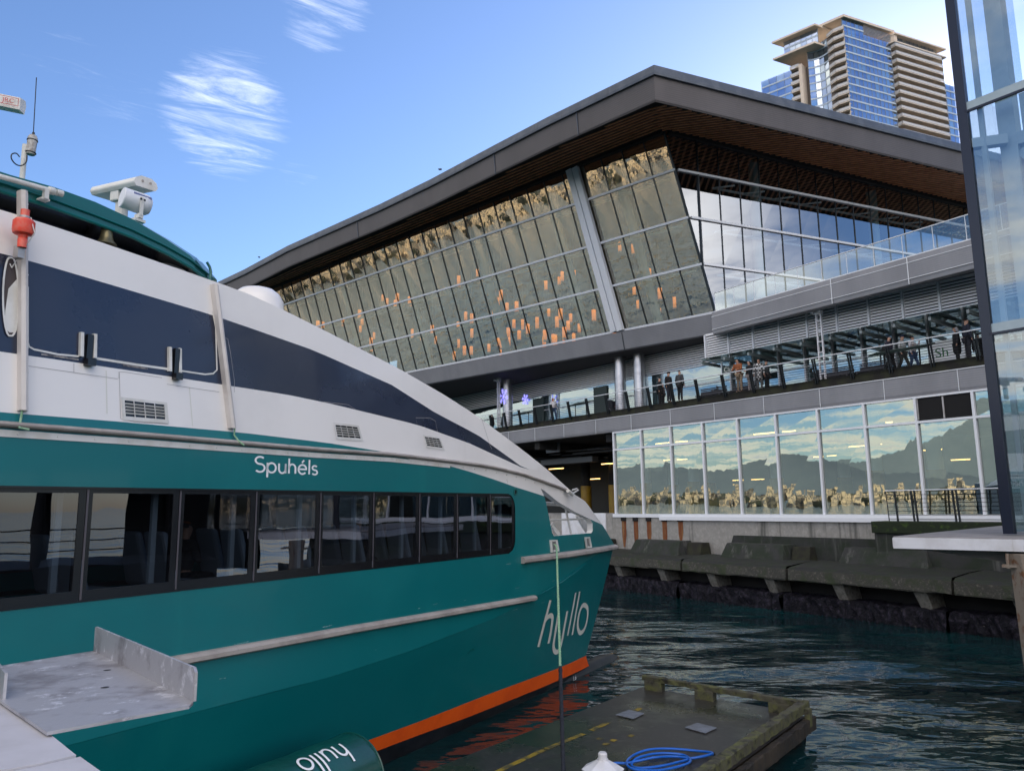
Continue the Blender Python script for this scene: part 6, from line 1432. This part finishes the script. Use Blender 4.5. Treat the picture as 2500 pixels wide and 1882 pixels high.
def rough_beam(a, b, w, h, j=.010):
    mb = MB(); d = (b-a).normalized(); x = d.cross(UP).normalized(); y = x.cross(d); n = max(4, int((b-a).length/.12)); rows = []
    prof = [(-.5, -.5), (-.5, .42), (-.42, .5), (.42, .5), (.5, .42), (.5, -.5), (-.5, -.5)]
    for i in range(n+1): p = a.lerp(b, i/n); o = random.uniform(-j, j)*.5; r = [p+x*(u*w+random.uniform(-j, j))+y*(v*h+o+random.uniform(-j, j)*.6) for u, v in prof[:-1]]; rows.append(r+[r[0]])
    mb.grid(rows); mb.add(rows[0][:-1], [list(range(6))]); mb.add(rows[-1][:-1], [list(range(6))]); return mb
def tb_(a, b, w, h, nm='timber'): mb = MB(); n = max(2, int((b-a).length/.5)); 
r0 = [V((q.x, q.y, ZF)) for q in (c_bl-db_*.1, c_br+db_*.15)]
rough_beam(hitz(1572, 1652, ZF+.24), hitz(1962, 1718, ZF+.24), .15, .10).build('bull_rail', M['timber'], fl)
ra, rb = hitz(1572, 1652, ZF+.24), hitz(1962, 1718, ZF+.24)
for f in (.075, .42, .87): q = ra.lerp(rb, f); mb = MB(); mb.box(V((q.x, q.y, ZF+.09)), .42, .18, .20, (db_, V((-db_.y, db_.x, 0)), UP)); mb.build('rail_block', M['timber'], fl, bevel=.01)
rc = rb+db_*.02; rdn = V((rb.x, rb.y, ZF+.22))+dr*14
rough_beam(V((rb.x, rb.y, ZF+.20))-dr*.12+out*-.02, rdn, .18, .17).build('bull_rail', M['timber'], fl)
rough_beam(V((rb.x, rb.y, ZF-.10))-dr*.15+out*.10, V((rb.x, rb.y, ZF-.10))+dr*14+out*.10, .12, .24, .014).build('fender_board', M['darkt'], fl)
for k in range(1): q = V((rb.x, rb.y, ZF+.05))+dr*(.15+1.5*k)+out*.12; mb = MB(); mb.box(q, .14, .10, .32, (dr, out, UP)); mb.build('rail_bolt_block', M['timber'], fl)
# worn yellow line
yl = [hitz(*p, ZF+.004) for p in ((1190, 1900), (1262, 1862), (1330, 1828), (1425, 1790), (1520, 1748), (1600, 1712))]
yd = (yl[-1]-yl[0]).normalized(); yn = V((-yd.y, yd.x, 0))
for a, b in ((yl[0]-yd*4, yl[2]), (yl[2]+yd*.03, yl[3]), (yl[3]+yd*.25, yl[3]+yd*.9), (yl[4]+yd*.4, yl[4]+yd*.75)): mb = MB(); mb.quad(a+yn*.055, a-yn*.055, b-yn*.055, b+yn*.055); mb.build('yellow_line', M['yel'], fl)
for k, (x, y) in enumerate(((1497, 1806), (1540, 1795), (1465, 1802), (1480, 1815))): mb = MB(); q = hitz(x, y, ZF+.005); mb.box(q, .12, .10, .002, (yd, yn, UP)); mb.build('yellow_mark', M['yel'], fl)
for i, pl_ in enumerate((((1503, 1745), (1536, 1733), (1573, 1742), (1546, 1755)), ((1672, 1776), (1702, 1765), (1750, 1777), (1722, 1790)))):
    q = [hitz(*p, ZF+.012) for p in pl_]; t_ = thing('steel_plate', sum(q, V())/4, ['flat steel plate on the float, crossing the faded yellow line', 'flat steel plate in the middle of the float, away from the yellow line'][i], 'plate', 'steel plates on the float')
    mb = MB(); mb.poly(q, (0, 0, .012)); mb.build('plate', M['plate'], t_)
def hz(pts, z): return [hitz(x, y, z) for x, y in pts]
loops = [(1528, 1862), (1560, 1856), (1600, 1848), (1650, 1846), (1690, 1850), (1740, 1838), (1700, 1832), (1640, 1827), (1585, 1829), (1548, 1842), (1530, 1860), (1545, 1876), (1600, 1880), (1650, 1872), (1685, 1858), (1668, 1842), (1610, 1838), (1560, 1848), (1542, 1865), (1560, 1874), (1620, 1868), (1690, 1851), (1741, 1840)]
hs = [hitz(1470, 1868, ZF+.03), hitz(1500, 1862, ZF+.03)]+[hitz(x, y, ZF+.03+.02*(i % 3)) for i, (x, y) in enumerate(loops)]
ho = thing('hose', hitz(1620, 1855, ZF), 'coiled bright blue hose lying on the float', 'hose'); mb = MB(); mb.tube(smoothp([tuple(q) for q in hs], 6), .020, 10); mb.build('hose_coil', M['hose'], ho, smooth=True)
mb = MB(); mb.tube([hitz(1736, 1840, ZF+.05), hitz(1745, 1839, ZF+.05)], .026, 10); mb.build('nozzle', M['darkg'], ho)
c = hitz(1472, 1872, ZF+.42); bo = thing('pile_cap', V((c.x, c.y, ZF)), 'white octagonal post cap with a small knob on the float beside the blue hose', 'post')
mb = MB(); mb.lathe([(.03, -.42), (.17, -.42), (.17, -.02)], c, UP, 8); mb.build('post', M['whitem'], bo)
mb = MB(); mb.lathe([(.29, -.05), (.30, -.02), (.075, .10), (.075, .12)], c, UP, 8); mb.lathe([(.062, .10), (.066, .18), (.05, .20), (0, .20)], c, UP, 10); mb.build('cap', M['whitem'], bo)
# mooring rope
mr = thing('mooring_rope', S(*tz(1350, 1330)), 'pale green mooring rope with a black sleeve running down from the bow fairlead', 'rope')
top = S(*tz(1350, 1333), .10); m1 = hitY(1361, 1620, 13.6); m1 = top.lerp(hitz(1376, 1890, .5), .0); b_end = hitz(1376, 1900, .5)
def atf(f): return top.lerp(b_end, f)
def yfor(py):
    lo, hi = 0, 1
    for _ in range(40):
        m = (lo+hi)/2; q = atf(m)-CAM; y = CY-F*q.dot(up)/q.dot(fwd)
        if y < py: lo = m
        else: hi = m
    return lo
f1 = yfor(1628)
n_ = 60
mb = MB()
for ph in (0, 2*pi/3, 4*pi/3):
    pts = []
    d_ = (b_end-top).normalized(); sx_ = d_.cross(UP).normalized(); sy_ = d_.cross(sx_)
    for i in range(n_*3+1): f = f1*i/(n_*3); pts.append(atf(f)+(sx_*cos(ph+i*.55)+sy_*sin(ph+i*.55))*.012)
    mb.tube([S(*tz(1350, 1328), .02)]+pts, .014, 5)
mb.build('rope', M['ropeg'], mr, smooth=True)
mb = MB(); mb.tube([atf(f1+(1-f1)*i/30) for i in range(31)], [.034+.004*sin(i*2.1) for i in range(31)], 10); mb.build('sleeve', M['ropeb'], mr, smooth=True)
# green cylindrical fender
wf = -.62; (tf, zf_) = wz(864, 1850, wf); RF = .60
te = tf
fe = thing('cylinder_fender', Bp(te-1.5, wf, .3), 'big dark green cylindrical fender floating against the hull with upside down white lettering', 'fender')
mb = MB(); cF = Bp(te, wf, .18)
prof = [(0, -2.9), (RF*.8, -2.85), (RF, -2.7)]+[(RF*(1+.012*sin(k*1.9)), -2.6+k*.25) for k in range(11)]+[(RF, -.06), (RF*.97, 0), (RF*.90, .02), (0, .03)]
cF = Bp(te, wf, .66)
mb.lathe(prof, cF, dB, 40); mb.build('body', M['fend'], fe, smooth=True)
mb = MB(); mb.tube([cF+dB*-.02+(nB*cos(a)+UP*sin(a))*RF*.985 for a in [2*pi*k/40 for k in range(41)]], .018, 6); mb.build('end_seam', M['fend'], fe, smooth=True)
mb = MB()
def cmap(a, b):   # a along the axis, b round the cylinder
    th = CTH+b/RF; return cF+dB*a+(-nB*cos(th)+UP*sin(th))*(RF*1.012+.006)
CTH = radians(60); ll = 'hullo'; gs = .245; x = 0
adv = sum(GL[c][0] for c in ll)*gs
for ch in ll:
    for s in GL[ch][1]: stroke(mb, [(p_*1.0, q_*1.0) for p_, q_ in [(-(.46)-(x+a*gs), -(b-.7)*gs*.95) for a, b in sum([[tuple(V(c_).lerp(V(d_), j/6)) for j in range(6)] for c_, d_ in zip(s, s[1:])], [])+[s[-1]]]], .036, cmap)
    x += GL[ch][0]*gs
mb.build('lettering', M['wtext'], fe, fixn=False)
# ================================================================ foreground: aluminium channel and painted caps
ZA = 3.72
tr_ = thing('aluminium_channel', hitz(300, 1680, ZA), 'scuffed aluminium channel with an upright end flange reaching in at the lower left', 'channel')
fp = [hitz(*p, ZA) for p in ((228, 1588), (472, 1712), (462, 1722), (115, 1786), (-70, 1660), (-70, 1636))]
mb = MB(); mb.poly(fp, (0, 0, -.012)); mb.build('plate', M['tray'], tr_, bevel=.003)
a, b = fp[0], fp[1]; hd = (b-a).normalized(); hn = V((hd.y, -hd.x, 0))
def upz(px, py, base): # height of the point above base seen at px,py
    r = pray(px, py); n = hn; s = (base-CAM).dot(n)/r.dot(n); return (CAM+r*s).z
ha = upz(236, 1530, a)-ZA; hb_ = upz(478, 1632, b)-ZA; hh = (ha+hb_)/2; print('flange', ha, hb_)
mb = MB(); q = [a, b, b+UP*hh*.86, b-hd*.02+UP*hh, a+hd*.01+UP*hh, a+UP*hh*.95]; mb.poly(q, hn*.012 if (hn).dot(CAM-a) < 0 else hn*-.012); mb.build('end_flange', M['tray'], tr_, bevel=.004)
a2, b2 = hitz(-60, 1600, ZA), hitz(14, 1706, ZA); mb = MB(); mb.poly([a2, b2, b2+UP*hh*.8, a2+UP*hh*.8], hn*.012); mb.build('near_flange', M['tray'], tr_, bevel=.003)
mb = MB()
for x, y in ((262, 1635), (256, 1677)): q = hitz(x, y, ZA+.001); mb.lathe([(.018, 0), (.0, .0008)], q, UP, 14)
mb.build('bolt_holes', M['darkg'], tr_)
for i, (pp, lab) in enumerate(((((-60, 1655), (0, 1713), (115, 1785), (186, 1842), (100, 1862), (-60, 1890)), 'pale painted cap plank at the lower left corner under the aluminium channel'), (((196, 1846), (262, 1893), (360, 1960), (0, 1960), (-60, 1898), (100, 1868)), 'second pale cap plank in the bottom left corner below the narrow gap'))):
    q = [hitz(*p, 3.70) for p in pp]; t_ = thing('cap_plank', sum(q, V())/len(q), lab, 'plank', 'pale cap planks'); mb = MB(); mb.poly(q, (0, 0, -.06)); mb.build('plank', M['cream'], t_, bevel=.004)
# small birds on the roof edge
M['bird'] = cmat((.03, .03, .035))
for i, (px, py) in enumerate(((633, 629), (1075, 415))):
    q = hitP(px, py, Kc+o2*.2, n2); b_ = thing('bird', q, ['small bird perched far down the left roof edge', 'small bird perched midway along the left roof edge'][i], 'bird', 'birds on the roof edge')
    skinned('body', [q+UP*.02, q+d2*.14+UP*.08, q-d2*.16-UP*.0, q+d2*.2+UP*.13], [.07, .05, .02, .035], [(0, 1), (0, 2), (1, 3)], M['bird'], b_)

# dock shelter beside the camera: outside the frame, seen reflected in the first cabin windows
dsh = thing('dock_shelter', V((12, 5.5, 3.2)), 'dark dock shelter seen only as a reflection in the leftmost cabin windows', 'shelter')
M['shed'] = mat('dark_shelter_paint', (.012, .012, .015), .6)
mb = MB(); mb.box8([V((9.9, 1.5, 5.35)), V((9.9, 11.6, 5.75)), V((14.5, 11.6, 6.6)), V((14.5, 1.5, 6.6)), V((9.9, 1.5, 5.6)), V((9.9, 11.6, 6.0)), V((14.5, 11.6, 6.85)), V((14.5, 1.5, 6.85))]); mb.build('roof', M['shed'], dsh)
for x, y in ((10.4, 4.4), (10.4, 7.6), (10.4, 11.2), (14, 4.4), (14, 7.6), (14, 11.2)): mb = MB(); mb.tube([V((x, y, 3.0)), V((x+.15, y, 5.9))], .12, 12); mb.build('post', M['shed'], dsh)
mb = MB(); mb.box((11.9, 6.9, 2.6), 4.2, 10.8, .8); mb.build('deck', M['shed'], dsh)
mb = MB(); mb.box((14.2, 12.2, 4.4), .1, 4.4, 4.0); mb.build('reflection_screen', M['shed'], dsh)  # unseen screen, added to darken the reflections in the middle cabin windows
for z in (3.4, 3.7, 4.0): mb = MB(); mb.tube([V((10.0, 1.6, z)), V((10.0, 11.6, z))], .02, 6); mb.build('rail', M['shed'], dsh)
